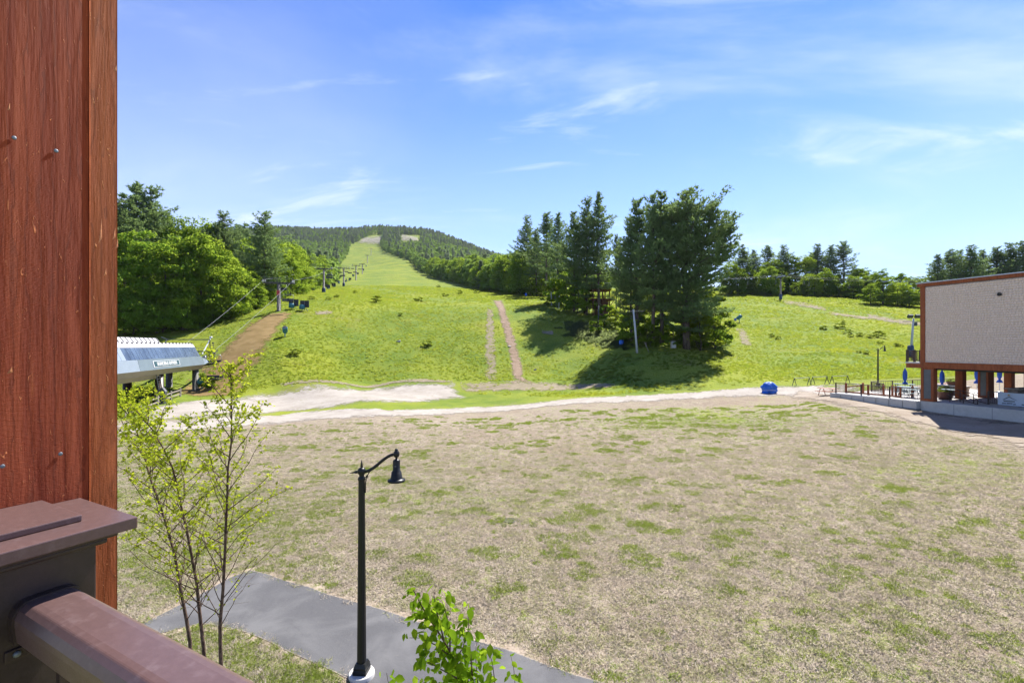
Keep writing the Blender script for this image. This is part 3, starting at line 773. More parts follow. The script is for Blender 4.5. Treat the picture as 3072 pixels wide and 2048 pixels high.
for i, (px, Y, ty, k, lb) in enumerate(((408, 116, 556, 0, 'tall dark pine above the left wood, left of a pair'), (452, 118, 566, 2, 'tall dark pine above the left wood, right of a pair'), (372, 112, 590, 1, 'tall pine half hidden by the red post'),
                                     (673, 126, 642, 2, 'dark pine rising from the middle of the left wood'), (792, 124, 638, 2, 'broad dark pine at the right of the left wood'), (714, 165, 676, 3, 'small pine top between the two dark pines'),
                                     (735, 170, 676, 1, 'second small pine top between the two dark pines'), (928, 205, 752, 0, 'dark pine behind the second lift tower'), (500, 135, 640, 3, 'small pine top right of the tall pair'))):
    p = GY(px, Y); hgt = (HY - ty) / F * Y + ZC - p.z
    tree('pine_tree', PIN[k], p, hgt / 28, i * 2.2, lb, 'tree', 'pines of the left wood', hgt / 28 * 1.2)

# ------------------------------------------------------------------ edges of the ski trail
ledge = [G(*q) for q in ((372, 1003), (545, 990), (640, 968), (706, 945), (752, 926), (800, 908), (860, 892), (943, 868), (1003, 844), (1012, 815), (1019, 789), (1047, 744), (1065, 729), (1100, 712), (1121, 703))]
redge = [G(*q) for q in ((1575, 886), (1500, 877), (1395, 856), (1321, 838), (1276, 819), (1231, 784), (1166, 760), (1142, 739), (1151, 702))]
TRAIL = np.array([(v.x, v.y) for v in ledge] + [(v.x, v.y) for v in redge[::-1]])
def edge_walk(edge, y0, y1, step):
    out = []; carry = 0.0
    for a, b in zip(edge, edge[1:]):
        L = (b - a).length; s = carry
        while s < L:
            q = a.lerp(b, s / L)
            if y0 <= q.y <= y1: out.append(q)
            s += step * (1 + max(0, (q.y - 200)) / 600)
        carry = s - L
    return out
def put_row(edge, side, y0, y1, step, depth, label, grp, hmin, hmax, seed):
    rg = np.random.default_rng(seed); pts = []
    for q in edge_walk(edge, y0, y1, step):
        x = q.x + side * (depth + rg.uniform(-1.5, 2.0)); y = q.y + rg.uniform(-2, 2)
        pts.append((x, y))
    pts.sort(key=lambda a: a[1])
    for i, (x, y) in enumerate(pts):
        s = rg.uniform(hmin, hmax) / 18
        lb = label % ORD[min(i, len(ORD) - 1)]
        if rg.random() < .12: tree('pine_tree', PIN[rg.integers(4)], (x, y, Hs(x, y)), s * 18 / 28 * 1.1, rg.uniform(0, 6), lb.replace('broadleaf', 'pine'), 'tree', grp)
        else: tree('broadleaf_tree', DEC[rg.integers(6)], (x, y, Hs(x, y)), s, rg.uniform(0, 6), lb, 'tree', grp, s * rg.uniform(.95, 1.15))
put_row(redge, 1, 150, 520, 7.0, 3.0, 'broadleaf tree, %s uphill in the front row right of the ski trail', 'front row right of the ski trail', 16, 21, 41)
put_row(redge, 1, 150, 380, 10.0, 12.0, 'broadleaf tree, %s uphill in the second row right of the ski trail', 'second row right of the ski trail', 18, 24, 42)
put_row(ledge, -1, 150, 520, 7.5, 3.0, 'broadleaf tree, %s uphill in the front row left of the ski trail', 'front row left of the ski trail', 14, 19, 43)
put_row(ledge, -1, 190, 420, 12.0, 12.0, 'broadleaf tree, %s uphill in the second row left of the ski trail', 'second row left of the ski trail', 16, 21, 44)

# ------------------------------------------------------------------ trees behind the right slope and the lodge
rt = [(2226, 212, 736, 'p', 'pine right behind the largest grove pine'), (2262, 215, 752, 'p', 'pine left of the upper lift tower, beside the grove'), (2303, 218, 738, 'p', 'pine just left of the upper lift tower'), (2352, 216, 738, 'p', 'pine just behind the upper lift tower'),
      (2452, 214, 734, 'p', 'pine in the middle of the right ridge'), (2495, 212, 738, 'p', 'pine left of the tallest pine on the right ridge'), (2530, 210, 726, 'p', 'tallest pine on the right ridge'), (2562, 235, 800, 'p', 'small pine at the right end of the right ridge'),
      (2436, 222, 760, 'p', 'second pine in the middle of the right ridge'),
      (2812, 175, 766, 'p', 'lone pine left of the row above the lodge roof'), (2852, 178, 750, 'p', 'pine above the lodge roof, second from the left'), (2876, 182, 752, 'p', 'slim pine above the lodge roof, third from the left'), (2914, 176, 738, 'p', 'broad pine above the lodge roof, fourth from the left'),
      (2945, 185, 752, 'p', 'pine above the lodge roof, fifth from the left'), (2990, 180, 742, 'p', 'pine above the lodge roof, third from the right'), (3032, 178, 730, 'p', 'pine above the lodge roof, second from the right'), (3066, 176, 726, 'p', 'pine above the lodge roof at the right edge of the view'),
      (2195, 205, 800, 'd', 'broadleaf tree behind the right side of the grove'), (2245, 208, 812, 'd', 'broadleaf tree behind the upper lift rope, left end'), (2285, 210, 806, 'd', 'broadleaf tree left of the upper lift tower'), (2325, 212, 800, 'd', 'broadleaf tree at the upper lift tower'),
      (2385, 212, 790, 'd', 'broadleaf tree right of the upper lift tower'), (2415, 210, 795, 'd', 'broadleaf tree between the upper lift tower and the ridge pines'), (2470, 206, 820, 'd', 'broadleaf tree below the ridge pines'), (2515, 204, 828, 'd', 'broadleaf tree below the tallest ridge pine'),
      (2560, 204, 835, 'd', 'broadleaf tree at the right end of the ridge'), (2595, 200, 838, 'd', 'broadleaf tree left of the rounded clump'), (2612, 168, 850, 'd', 'rounded willow-green tree at the left of the clump by the second tower'), (2650, 170, 830, 'd', 'rounded tree in the middle of the clump by the second tower'),
      (2692, 168, 846, 'd', 'rounded tree at the right of the clump by the second tower'), (2728, 165, 872, 'd', 'low rounded tree right of the clump, by the lodge'), (2705, 205, 836, 'd', 'broadleaf tree behind the clump, left of the lodge'), (2750, 200, 828, 'd', 'broadleaf tree behind the lodge corner'),
      (2790, 195, 815, 'd', 'broadleaf tree above the left end of the lodge roof'), (2830, 190, 808, 'd', 'broadleaf tree above the lodge roof, second from the left'), (2880, 190, 812, 'd', 'broadleaf tree above the lodge roof, third from the left'), (2935, 186, 806, 'd', 'broadleaf tree above the lodge roof, fourth from the left'),
      (2985, 184, 800, 'd', 'broadleaf tree above the lodge roof, fifth from the left'), (3040, 182, 795, 'd', 'broadleaf tree above the lodge roof at the right edge'), (2120, 205, 808, 'd', 'broadleaf tree on the ridge behind the largest grove pine'), (2060, 215, 815, 'd', 'broadleaf tree on the ridge behind the grove, right part'),
      (2000, 225, 815, 'd', 'broadleaf tree on the ridge behind the grove, middle'), (1930, 235, 812, 'd', 'broadleaf tree on the ridge behind the grove, left part'), (1870, 240, 808, 'd', 'broadleaf tree on the ridge seen through the grove gap'), (1810, 245, 805, 'd', 'broadleaf tree on the ridge behind the tree house'),
      (2100, 220, 770, 'p', 'pine on the ridge behind the largest grove pine'), (1880, 250, 775, 'p', 'pine on the ridge seen through the grove gap')]
for i, (px, Y, ty, kd, lb) in enumerate(rt):
    if kd == 'd' and 2190 < px < 2600: ty -= (i * 37 % 34)
    p = GY(px, Y); hgt = (HY - ty) / F * Y + ZC - p.z
    if kd == 'p': tree('pine_tree', PIN[(i * 3 + 1) % 4], p, hgt / 28, i * 1.9, lb, 'tree', 'pines on the right ridge', hgt / 28 * 1.3)
    else: tree('broadleaf_tree', DEC[i % 6], p, hgt / 18, i * 1.3, lb, 'tree', 'broadleaf trees on the right ridge', max(hgt / 18, .62) * (1.25 if 2600 < px < 2735 and Y < 172 else 1.1))

rgu = np.random.default_rng(61)
for i in range(26):
    px = 2190 + i * 21.5 + rgu.uniform(-6, 6); Y = float(np.interp(px, [2190, 2350, 2560, 2750], [203, 203, 196, 186])) + rgu.uniform(-3, 5)
    p = GY(px, Y); s = rgu.uniform(4.5, 13.0) / 18
    tree('broadleaf_tree', DEC[i % 6], p, s, i * 2.3, 'low leafy tree at the foot of the right ridge wood, %s from the grove' % ORD[i], 'tree', 'low trees at the foot of the right ridge wood', max(s * 1.2, .45))
# ------------------------------------------------------------------ scattering
def scatter(name, P, rot, scl, idx, protos, label, cat=None):
    me = bpy.data.meshes.new(name)
    me.vertices.add(len(P)); me.vertices.foreach_set('co', np.asarray(P, np.float32).ravel())
    for an, ty, v in (('rot', 'FLOAT_VECTOR', rot), ('scl', 'FLOAT', scl), ('pick', 'INT', idx)):
        a = me.attributes.new(an, ty, 'POINT')
        a.data.foreach_set('vector' if ty == 'FLOAT_VECTOR' else 'value', np.asarray(v, np.int32 if ty == 'INT' else np.float32).ravel())
    o = link(name, me)
    pc = bpy.data.collections.new(name + '_kinds')
    for i, m in enumerate(protos):
        q = bpy.data.objects.new('%s_kind_%02d' % (name, i), m); pc.objects.link(q)
    ng = bpy.data.node_groups.new(name + '_scatter', 'GeometryNodeTree')
    ng.interface.new_socket('Geometry', in_out='INPUT', socket_type='NodeSocketGeometry')
    ng.interface.new_socket('Geometry', in_out='OUTPUT', socket_type='NodeSocketGeometry')
    n = ng.nodes; gi = n.new('NodeGroupInput'); go = n.new('NodeGroupOutput')
    ci = n.new('GeometryNodeCollectionInfo'); ci.inputs['Collection'].default_value = pc
    ci.inputs['Separate Children'].default_value = True; ci.inputs['Reset Children'].default_value = True
    ip = n.new('GeometryNodeInstanceOnPoints'); ip.inputs['Pick Instance'].default_value = True
    def at(nm, ty):
        x = n.new('GeometryNodeInputNamedAttribute'); x.data_type = ty; x.inputs[0].default_value = nm; return x.outputs[0]
    ng.links.new(gi.outputs[0], ip.inputs['Points']); ng.links.new(ci.outputs[0], ip.inputs['Instance'])
    ng.links.new(at('pick', 'INT'), ip.inputs['Instance Index']); ng.links.new(at('rot', 'FLOAT_VECTOR'), ip.inputs['Rotation']); ng.links.new(at('scl', 'FLOAT'), ip.inputs['Scale'])
    ng.links.new(ip.outputs[0], go.inputs[0])
    md = o.modifiers.new('scatter', 'NODES'); md.node_group = ng
    return tag(o, label, cat, None, 'stuff')
def rotz(n, rg, tilt=.08): return np.stack([rg.normal(size=n) * tilt, rg.normal(size=n) * tilt, rg.uniform(0, 6.283, n)], -1)

# far forest on the mountain
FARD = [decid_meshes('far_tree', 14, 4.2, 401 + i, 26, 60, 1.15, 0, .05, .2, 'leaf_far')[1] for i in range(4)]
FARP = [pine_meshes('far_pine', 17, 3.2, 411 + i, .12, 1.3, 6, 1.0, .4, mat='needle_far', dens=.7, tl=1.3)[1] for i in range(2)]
rg = np.random.default_rng(77)
n = 70000
Yf = np.sqrt(rg.uniform(0, 1, n) * (1750 ** 2 - 105 ** 2) + 105 ** 2); uf = rg.uniform(-1.35, .30, n)
Yf[:1500] = rg.uniform(104, 260, 1500); uf[:1500] = rg.uniform(-1.7, -.84, 1500)
Xf = uf * Yf
keep = ~in_poly(Xf, Yf, TRAIL)
ppx = CX + F * uf
keep &= ~((np.abs(ppx - 962 + (Yf - 600) * .01) < 9) & (Yf > 450) & (Yf < 760))          # side trail on the left
keep &= ~((np.abs(ppx - (1075 - (Yf - 1100) * .20)) < 9) & (Yf > 900) & (Yf < 1250))
keep &= ~((np.abs(ppx - (870)) < 30) & (Yf > 1060) & (Yf < 1110))
keep &= ~((ppx > 1200) & (ppx < 1262) & (Yf > 1080) & (Yf < 1350) & (np.abs((Yf - 1200) / 150) < 1))
keep &= ~((ppx > 1560) & (Yf < 420)) & ~((ppx < 960) & (ppx > 330) & (Yf < 250)) & ~((ppx > 330) & (Yf < 240))
keep &= rg.uniform(0, 1, n) < np.clip(700 / Yf, .35, 1) * .9
Xf, Yf, ppx = Xf[keep], Yf[keep], ppx[keep]
m = len(Xf)
isp = rg.uniform(0, 1, m) < np.where(Yf > 1150, .45, .08)
scl = rg.uniform(.8, 1.25, m) * np.where(Yf < 420, 1.15, 1.0)
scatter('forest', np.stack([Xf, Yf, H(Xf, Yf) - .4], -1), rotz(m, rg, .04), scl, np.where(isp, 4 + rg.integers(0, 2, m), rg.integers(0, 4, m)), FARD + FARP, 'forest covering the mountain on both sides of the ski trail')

# lawn: straw and green tufts
def tuft(seed, nblade, rad, ln, wd, flat, mat):
    rg = np.random.default_rng(seed)
    a = rg.uniform(0, 6.283, nblade); rr = rad * np.sqrt(rg.uniform(0, 1, nblade))
    C = np.stack([np.cos(a) * rr, np.sin(a) * rr, np.zeros(nblade)], -1)
    D = unit(np.stack([rg.normal(size=nblade), rg.normal(size=nblade), np.abs(rg.normal(size=nblade)) * flat + .12], -1))
    V, Fq = spikes(C, D, ln * rg.uniform(.5, 1.3, nblade), wd * rg.uniform(.7, 1.3, nblade), rg)
    return np_mesh('tuft', V, Fq, MAT[mat], rg.uniform(0, 1, nblade))
STRAW = [tuft(501 + i, 90, .24, .085, .0055, .55, 'straw') for i in range(5)] + [tuft(507 + i, 90, .24, .085, .0055, .6, 'straw_green') for i in range(2)]
GREEN = [tuft(511 + i, 70, .13, .085, .0075, 1.0, 'green_tuft') for i in range(4)]
HILL = [tuft(521 + i, 46, .40, .42, .045, 1.3, 'hill_tuft') for i in range(3)] + [tuft(531 + i, 40, .34, .36, .05, 1.1, 'hill_weed') for i in range(2)]
road_xy = np.array([(v.x, v.y) for v in [G(*q) for q in ((250, 1308), (560, 1302), (760, 1284), (900, 1270), (1160, 1256), (1400, 1243), (1700, 1218), (2000, 1205), (2200, 1197), (2360, 1194), (2500, 1220), (2640, 1245), (2765, 1279), (2900, 1318), (3072, 1368), (3400, 1480))]]
                   + [(45, 6), (-20, 6)])
path_xy = np.array([(v.x, v.y) for v in [G(*q) for q in ((300, 1945), (451, 1861), (610, 1779), (692, 1732), (751, 1711), (798, 1721), (851, 1741), (927, 1761), (980, 1782), (1150, 1830), (1233, 1858), (1413, 1918), (1537, 1954), (1620, 1987), (1730, 2026), (1800, 2046), (2200, 2170), (2700, 2330))]]
                   + [(v.x, v.y) for v in [G(*q) for q in ((2300, 2700), (1900, 2480), (1450, 2250), (1250, 2140), (1047, 2039), (980, 2006), (868, 1957), (810, 1927), (740, 1898), (690, 1886), (640, 1876), (600, 1872), (560, 1880), (430, 1915), (300, 2000))]])
def lawn_ok(X, Y):
    X = X + rg.normal(size=X.shape) * .06; Y = Y + rg.normal(size=Y.shape) * .06
    return in_poly(X, Y, road_xy) & ~in_poly(X, Y, path_xy)
n = 90000
Ys = np.sqrt(rg.uniform(0, 1, n) * (46 ** 2 - 6.5 ** 2) + 6.5 ** 2); us = rg.uniform(-.98, 1.16, n); Xs = us * Ys
k = lawn_ok(Xs, Ys) & (rg.uniform(0, 1, n) < np.clip(15 / Ys, .2, 1) * np.clip((47 - Ys) / 18, .08, 1))
Xs, Ys = Xs[k], Ys[k]
scatter('dry_grass', np.stack([Xs, Ys, H(Xs, Ys)], -1), rotz(len(Xs), rg), rg.uniform(.75, 1.25, len(Xs)), rg.integers(0, 7, len(Xs)), STRAW, 'short dry straw-coloured grass of the lawn')
# green tufts in patches
P_, S_ = [], []
def gdens(X, Y):
    px = CX + F * X / Y; py = HY + F * ZC / Y
    g = .34 + .5 * np.exp(-((px - 1300) / 450) ** 2 - ((py - 1500) / 75) ** 2) + .8 * np.exp(-((px - 2750) / 420) ** 2 - ((py - 1850) / 190) ** 2) + .55 * np.exp(-((px - 2500) / 500) ** 2 - ((py - 1620) / 110) ** 2)
    g = g + 1.0 * np.exp(-((px - 430) / 240) ** 2 - ((py - 1600) / 260) ** 2) + .9 * np.exp(-((px - 2150) / 380) ** 2 - ((py - 1262) / 40) ** 2) + .5 * (py > 1990)
    return np.clip(g, 0, 1)
np_ = 0
while np_ < 5200:
    Y = math.sqrt(rg.uniform(0, 1) * (50 ** 2 - 7 ** 2) + 7 ** 2); X = rg.uniform(-.98, 1.14) * Y
    if rg.uniform() > gdens(X, Y) * (.3 + .7 * min(1, 16 / Y)): np_ += .2; continue
    r = .03 + .30 * rg.uniform() ** 9 * (1 + Y / 22); q = min(46, max(1, int(190 * r * r + .5)))
    a = rg.uniform(0, 6.283, q); rr = r * np.sqrt(rg.uniform(0, 1, q))
    P_.append(np.stack([X + np.cos(a) * rr * 1.35, Y + np.sin(a) * rr], -1)); S_.append(rg.uniform(.55, 1.25, q)); np_ += 1
n1_ = 26000
Y1 = np.sqrt(rg.uniform(0, 1, n1_) * (44 ** 2 - 7 ** 2) + 7 ** 2); X1 = rg.uniform(-.98, 1.14, n1_) * Y1
k1 = rg.uniform(0, 1, n1_) < (.25 + gdens(X1, Y1)) * .75 * np.clip(wob(X1 * 2.3, Y1 * 2.3) + .75, .15, 1)
P_.append(np.stack([X1[k1], Y1[k1]], -1)); S_.append(rg.uniform(.22, .62, int(k1.sum())))
n2_ = 9000
Y2 = rg.uniform(8, 24, n2_); X2 = rg.uniform(-.85, -.28, n2_) * Y2
g2 = np.clip(wob(X2 * 1.6, Y2 * 1.6) + .9 * wob(X2 * 4.1, Y2 * 4.1) + .45, 0, 1) * np.clip((-.34 - X2 / Y2) * 4 + (Y2 < 10.6) * .6, 0, 1)
k2 = rg.uniform(0, 1, n2_) < g2
P_.append(np.stack([X2[k2], Y2[k2]], -1)); S_.append(rg.uniform(.5, 1.1, int(k2.sum())))
P_ = np.concatenate(P_); S_ = np.concatenate(S_)
k = lawn_ok(P_[:, 0], P_[:, 1]); P_, S_ = P_[k], S_[k]
scatter('green_grass', np.stack([P_[:, 0], P_[:, 1], H(P_[:, 0], P_[:, 1])], -1), rotz(len(P_), rg), S_, rg.integers(0, 4, len(P_)), GREEN, 'green grass and weed tufts scattered over the dry lawn')
# coarse grass and weeds of the slopes
n = 150000
Yh = 56 + 230 * rg.uniform(0, 1, n) ** 1.8; uh = rg.uniform(-.86, 1.1, n); Xh = uh * Yh
ph_ = CX + F * uh; zh = H(Xh, Yh); pyh = HY + F * (ZC - zh) / Yh
kp = (pyh < np.interp(ph_, [300, 800, 1400, 1700, 2300, 3072], [1225, 1180, 1180, 1192, 1150, 1120]))
kp &= ~((ph_ < 1430) & (pyh > np.interp(ph_, [300, 400, 620, 760, 850, 1000, 1375, 1430], [1225, 1218, 1192, 1172, 1152, 1142, 1142, 1160])))
kp &= ~((ph_ > 1370) & (ph_ < 1860) & (pyh > 1141) & (pyh < 1178) & (rg.uniform(0, 1, n) < .8))
kp &= ~((ph_ > 1380) & (pyh > 1141) & (rg.uniform(0, 1, n) < .55))
kp &= (wob(Xh * 1.9, Yh * 1.9) + .9 * wob(Xh * .7 + 3, Yh * .7) + rg.uniform(-1.1, 1.1, n) > -.25)
dx = np.interp(pyh, [936, 1000, 1100, 1190], [868, 832, 765, 700]); dx0 = np.interp(pyh, [936, 1000, 1100, 1178], [815, 720, 590, 500])
kp &= ~((ph_ > dx0) & (ph_ < dx) & (pyh > 936))
dt = np.interp(pyh, [900, 1000, 1070, 1140], [1492, 1528, 1546, 1558]); kp &= ~((np.abs(ph_ - dt) < 20) & (pyh > 900))
Xh, Yh, zh = Xh[kp], Yh[kp], zh[kp]; m = len(Xh)
pk = np.where(rg.uniform(0, 1, m) < .82, rg.integers(0, 3, m), 3 + rg.integers(0, 2, m))
scatter('slope_weeds', np.stack([Xh, Yh, zh], -1), rotz(m, rg), rg.uniform(.28, .85, m) * np.clip(Yh / 130, .8, 1.7), pk, HILL, 'coarse grass and weeds covering the ski slopes')
# pale ferns at the foot of the grove
FERN = [tuft(541 + i, 40, .35, .5, .07, .9, 'fern') for i in range(3)]
fp = []
for _ in range(900):
    t = rg.uniform(); px = 1720 + t * 150 + rg.normal() * 16; py = 985 + t * 45 + rg.uniform(-22, 22)
    fp.append(G(px, py)) if len(fp) < 420 else None
fp = np.array([tuple(v) for v in fp]); m = len(fp)
scatter('ferns', fp, rotz(m, rg), rg.uniform(.8, 1.5, m), rg.integers(0, 3, m), FERN, 'pale fern bed on the bank left of the grove')
# countable low bushes out on the slopes
bush = [(1130, 908, 30, 'dark green bush cluster on the knoll below the tree row, largest'), (1283, 1038, 26, 'lone round bush in the middle of the near slope'), (1255, 905, 22, 'dark bush on the knoll right of the lift line'), (1200, 948, 14, 'small bush left of the middle of the knoll'),
        (2520, 985, 26, 'bush group on the right slope, left one'), (2470, 988, 18, 'small bush on the right slope, leftmost of the cluster'), (2545, 1002, 20, 'bush on the right slope below the left one'), (2580, 1010, 20, 'bush in the middle of the right slope cluster'),
        (2612, 1014, 18, 'bush right of the middle of the right slope cluster'), (2636, 1012, 28, 'largest bush of the right slope cluster'), (2552, 1012, 14, 'tiny bush below the right slope cluster'), (2640, 1032, 14, 'tiny bush under the largest right slope bush'),
        (2690, 1040, 16, 'bush by the lodge balcony, left'), (2702, 1041, 14, 'bush by the lodge balcony, right'), (2315, 1010, 16, 'bush right of the stony patch'), (2335, 1018, 14, 'second bush right of the stony patch'),
        (2598, 1062, 16, 'bush above the patio railing, right'), (2578, 1058, 12, 'bush above the patio railing, left'), (2530, 970, 12, 'small bush above the right slope cluster'), (885, 1065, 30, 'leafy weed clump right of the teal snow gun'), (1010, 893, 16, 'bush beside the third tower'),
        (985, 900, 14, 'bush below the second tower'), (870, 905, 18, 'bush right of the first tower'), (1335, 890, 16, 'bush at the shaded edge of the trail'), (1380, 882, 16, 'bush by the row right of the trail'), (1430, 880, 16, 'bush near the top of the dirt track, left'),
        (935, 898, 16, 'bush between the first and second tower'), (1065, 880, 12, 'small bush on the trail right of the third tower'), (1315, 862, 12, 'low bush at the shaded trail edge higher up')]
for i, (bx, by, hp, lb) in enumerate(bush):
    p = G(bx, by); s = hp / F * p.y / 4 * .9
    tree('bush', SHRUB[i % 3], p, s * .8, i * 1.7, lb, 'bush', 'low bushes on the slopes', s * 1.5)
# ------------------------------------------------------------------ materials of built things
def wood_mat(name, c1, c2, c3, gscale=1.0):
    """rough-sawn stained timber, grain along local z"""
    t = NT(name)
    v = t.coord('Object', scale=(26 * gscale, 26 * gscale, 1.1 * gscale))
    g = t.noise(v, 1.0, 7, .62, 1.4)
    v2 = t.coord('Object', scale=(60 * gscale, 60 * gscale, 5 * gscale))
    fib = t.noise(v2, 1.0, 5, .7, .6)
    saw = t.n.new('ShaderNodeTexWave'); saw.wave_type = 'BANDS'; saw.bands_direction = 'Z'
    t.put(saw.inputs['Vector'], t.coord('Object', rot=(.12, .10, 0))); saw.inputs['Scale'].default_value = 95 * gscale; saw.inputs['Distortion'].default_value = 5.0; saw.inputs['Detail'].default_value = 4
    big = t.noise(t.coord('Object', scale=(3, 3, 1.2)), 1.3, 4, .6)
    c = t.mix(t.rng(g, .34, .66), c1, c2)
    c = t.mix(t.rng(fib, .60, .78, 0, .75), c, c3)
    c = t.mix(t.rng(big, .4, .7, 0, .35), c, tuple(x * .62 for x in c1))
    wv = t.n.new('ShaderNodeTexWave'); wv.wave_type = 'BANDS'; wv.bands_direction = 'Y'; wv.wave_profile = 'SAW'
    t.put(wv.inputs['Vector'], t.coord('Object', scale=(1, 1, .13))); wv.inputs['Scale'].default_value = 11 * gscale; wv.inputs['Distortion'].default_value = 9.0; wv.inputs['Detail'].default_value = 3; wv.inputs['Detail Scale'].default_value = 2.2
    c = t.mix(t.rng(wv.outputs['Fac'], .78, 1.0, 0, .42), c, tuple(x * .35 for x in c1))
    chip = t.noise(t.coord('Object', scale=(95 * gscale, 95 * gscale, 30 * gscale)), 1.0, 3, .6, 1.0)
    c = t.mix(t.rng(chip, .665, .73, 0, .95), c, tuple(min(1, x * 1.9) for x in c3))
    h = t.math('ADD', t.math('MULTIPLY', g, 1.0), t.math('ADD', t.math('MULTIPLY', fib, .5), t.math('MULTIPLY', saw.outputs['Fac'], .16)))
    h = t.math('ADD', h, t.math('MULTIPLY', wv.outputs['Fac'], .9))
    h = t.math('ADD', h, t.math('MULTIPLY', t.rng(chip, .62, .8), .7))
    t.pbr(c, .8, 0, t.bump(h, .8, .009), .2)
    return t.m
MAT['post_wood'] = wood_mat('post_wood', (.31, .050, .017), (.43, .085, .028), (.60, .16, .055))
MAT['post_edge'] = wood_mat('post_edge', (.38, .085, .022), (.50, .13, .036), (.62, .20, .065))
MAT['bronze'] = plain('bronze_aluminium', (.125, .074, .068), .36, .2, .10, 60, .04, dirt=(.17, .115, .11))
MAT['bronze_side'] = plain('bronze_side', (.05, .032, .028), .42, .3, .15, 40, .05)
MAT['nail'] = plain('galvanised', (.16, .18, .20), .5, .5, .15, 200, .1)
MAT['black_metal'] = plain('black_metal', (.008, .009, .009), .38, 0, .25, 30, .04, .35)
MAT['concrete'] = plain('concrete', (.42, .42, .40), .85, 0, .14, 1.6, .2, dirt=(.30, .29, .26))
MAT['concrete_pale'] = plain('concrete_pale', (.50, .48, .45), .88, 0, .12, 1.2, .15)
MAT['cedar'] = wood_mat('cedar', (.25, .075, .030), (.32, .10, .040), (.40, .15, .07), .25)
MAT['grey_panel'] = plain('grey_panel', (.10, .112, .118), .7, 0, .12, 3)
MAT['shingle'] = plain('shingle', (.255, .225, .20), .85, 0, .22, 4.5, .25, dirt=(.20, .175, .155))
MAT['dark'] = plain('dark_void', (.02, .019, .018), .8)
MAT['grey_steel'] = plain('grey_steel', (.075, .074, .07), .65, .1, .18, 3, .1)
MAT['dark_steel'] = plain('dark_steel', (.055, .065, .075), .5, .3, .2, 5, .1)
MAT['galv'] = plain('galv_steel', (.42, .44, .45), .4, .7, .12, 5, .05)
MAT['blue_pad'] = plain('blue_pad', (.018, .045, .115), .55, 0, .3, 3, .1)
MAT['black_pad'] = plain('black_pad', (.014, .016, .024), .6, 0, .3, 3, .1)
MAT['teal_paint'] = plain('teal_paint', (.02, .145, .20), .45, 0, .2, 3)
MAT['red_sign'] = plain('red_sign', (.42, .03, .035), .5, 0, .15, 2)
MAT['white_paint'] = plain('white_paint', (.66, .67, .68), .5, 0, .06, 2, .05)
MAT['roof_white'] = plain('roof_white', (.44, .43, .44), .5, 0, .08, 1.5, .05)
MAT['terminal_grey'] = plain('terminal_grey', (.155, .20, .235), .45, .1, .08, .8, .04)
MAT['terminal_light'] = plain('terminal_light', (.25, .30, .36), .42, .1, .06, .8, .04)
MAT['terminal_under'] = plain('terminal_under', (.30, .25, .19), .6, 0, .1, 1)
MAT['glass_blue'] = plain('terminal_glazing', (.07, .10, .145), .22, .0, .45, .5, .02, .5)
MAT['rubber'] = plain('rubber', (.018, .018, .018), .7)
MAT['rope'] = plain('steel_rope', (.24, .25, .27), .6, .2, .1, 10)
MAT['chair'] = plain('chair_pad', (.02, .026, .045), .5, 0, .2, 6)
MAT['weathered'] = wood_mat('weathered_wood', (.27, .23, .20), (.38, .33, .30), (.48, .43, .40), .3)
MAT['pole_wood'] = wood_mat('pole_wood', (.20, .175, .155), (.30, .265, .24), (.38, .35, .32), .2)
MAT['tree_house'] = wood_mat('tree_house_wood', (.10, .045, .028), (.16, .075, .045), (.22, .11, .07), .2)
MAT['blue_cloth'] = plain('blue_cloth', (.012, .075, .40), .7, 0, .2, 3, .25)
MAT['blue_tarp'] = plain('blue_tarp', (.01, .115, .52), .55, 0, .25, 2.2, .35)
MAT['banner'] = plain('banner_vinyl', (.46, .55, .66), .5, 0, .05, 2)
MAT['banner_ink'] = plain('banner_ink', (.07, .10, .15), .5, 0, .1, 2)
MAT['banner_green'] = plain('banner_green', (.03, .10, .05), .5, 0, .1, 2)
MAT['banner_gold'] = plain('banner_gold', (.42, .27, .03), .5, 0, .1, 2)
MAT['stone'] = plain('field_stone', (.36, .27, .20), .85, 0, .5, 5, .4)
MAT['terracotta'] = plain('dark_planter', (.13, .06, .045), .7, 0, .2, 4)
MAT['teal_top'] = plain('table_top', (.13, .21, .22), .5, 0, .15, 5)
MAT['red_plank'] = plain('red_plank', (.36, .13, .075), .65, 0, .25, 5)
MAT['sign_blue'] = plain('sign_blue', (.025, .07, .09), .5, 0, .05, 2)
MAT['iron'] = plain('cast_iron', (.085, .075, .07), .6, .3, .2, 20, .2)
MAT['slate'] = plain('slate', (.085, .088, .095), .6, 0, .2, 3, .2)

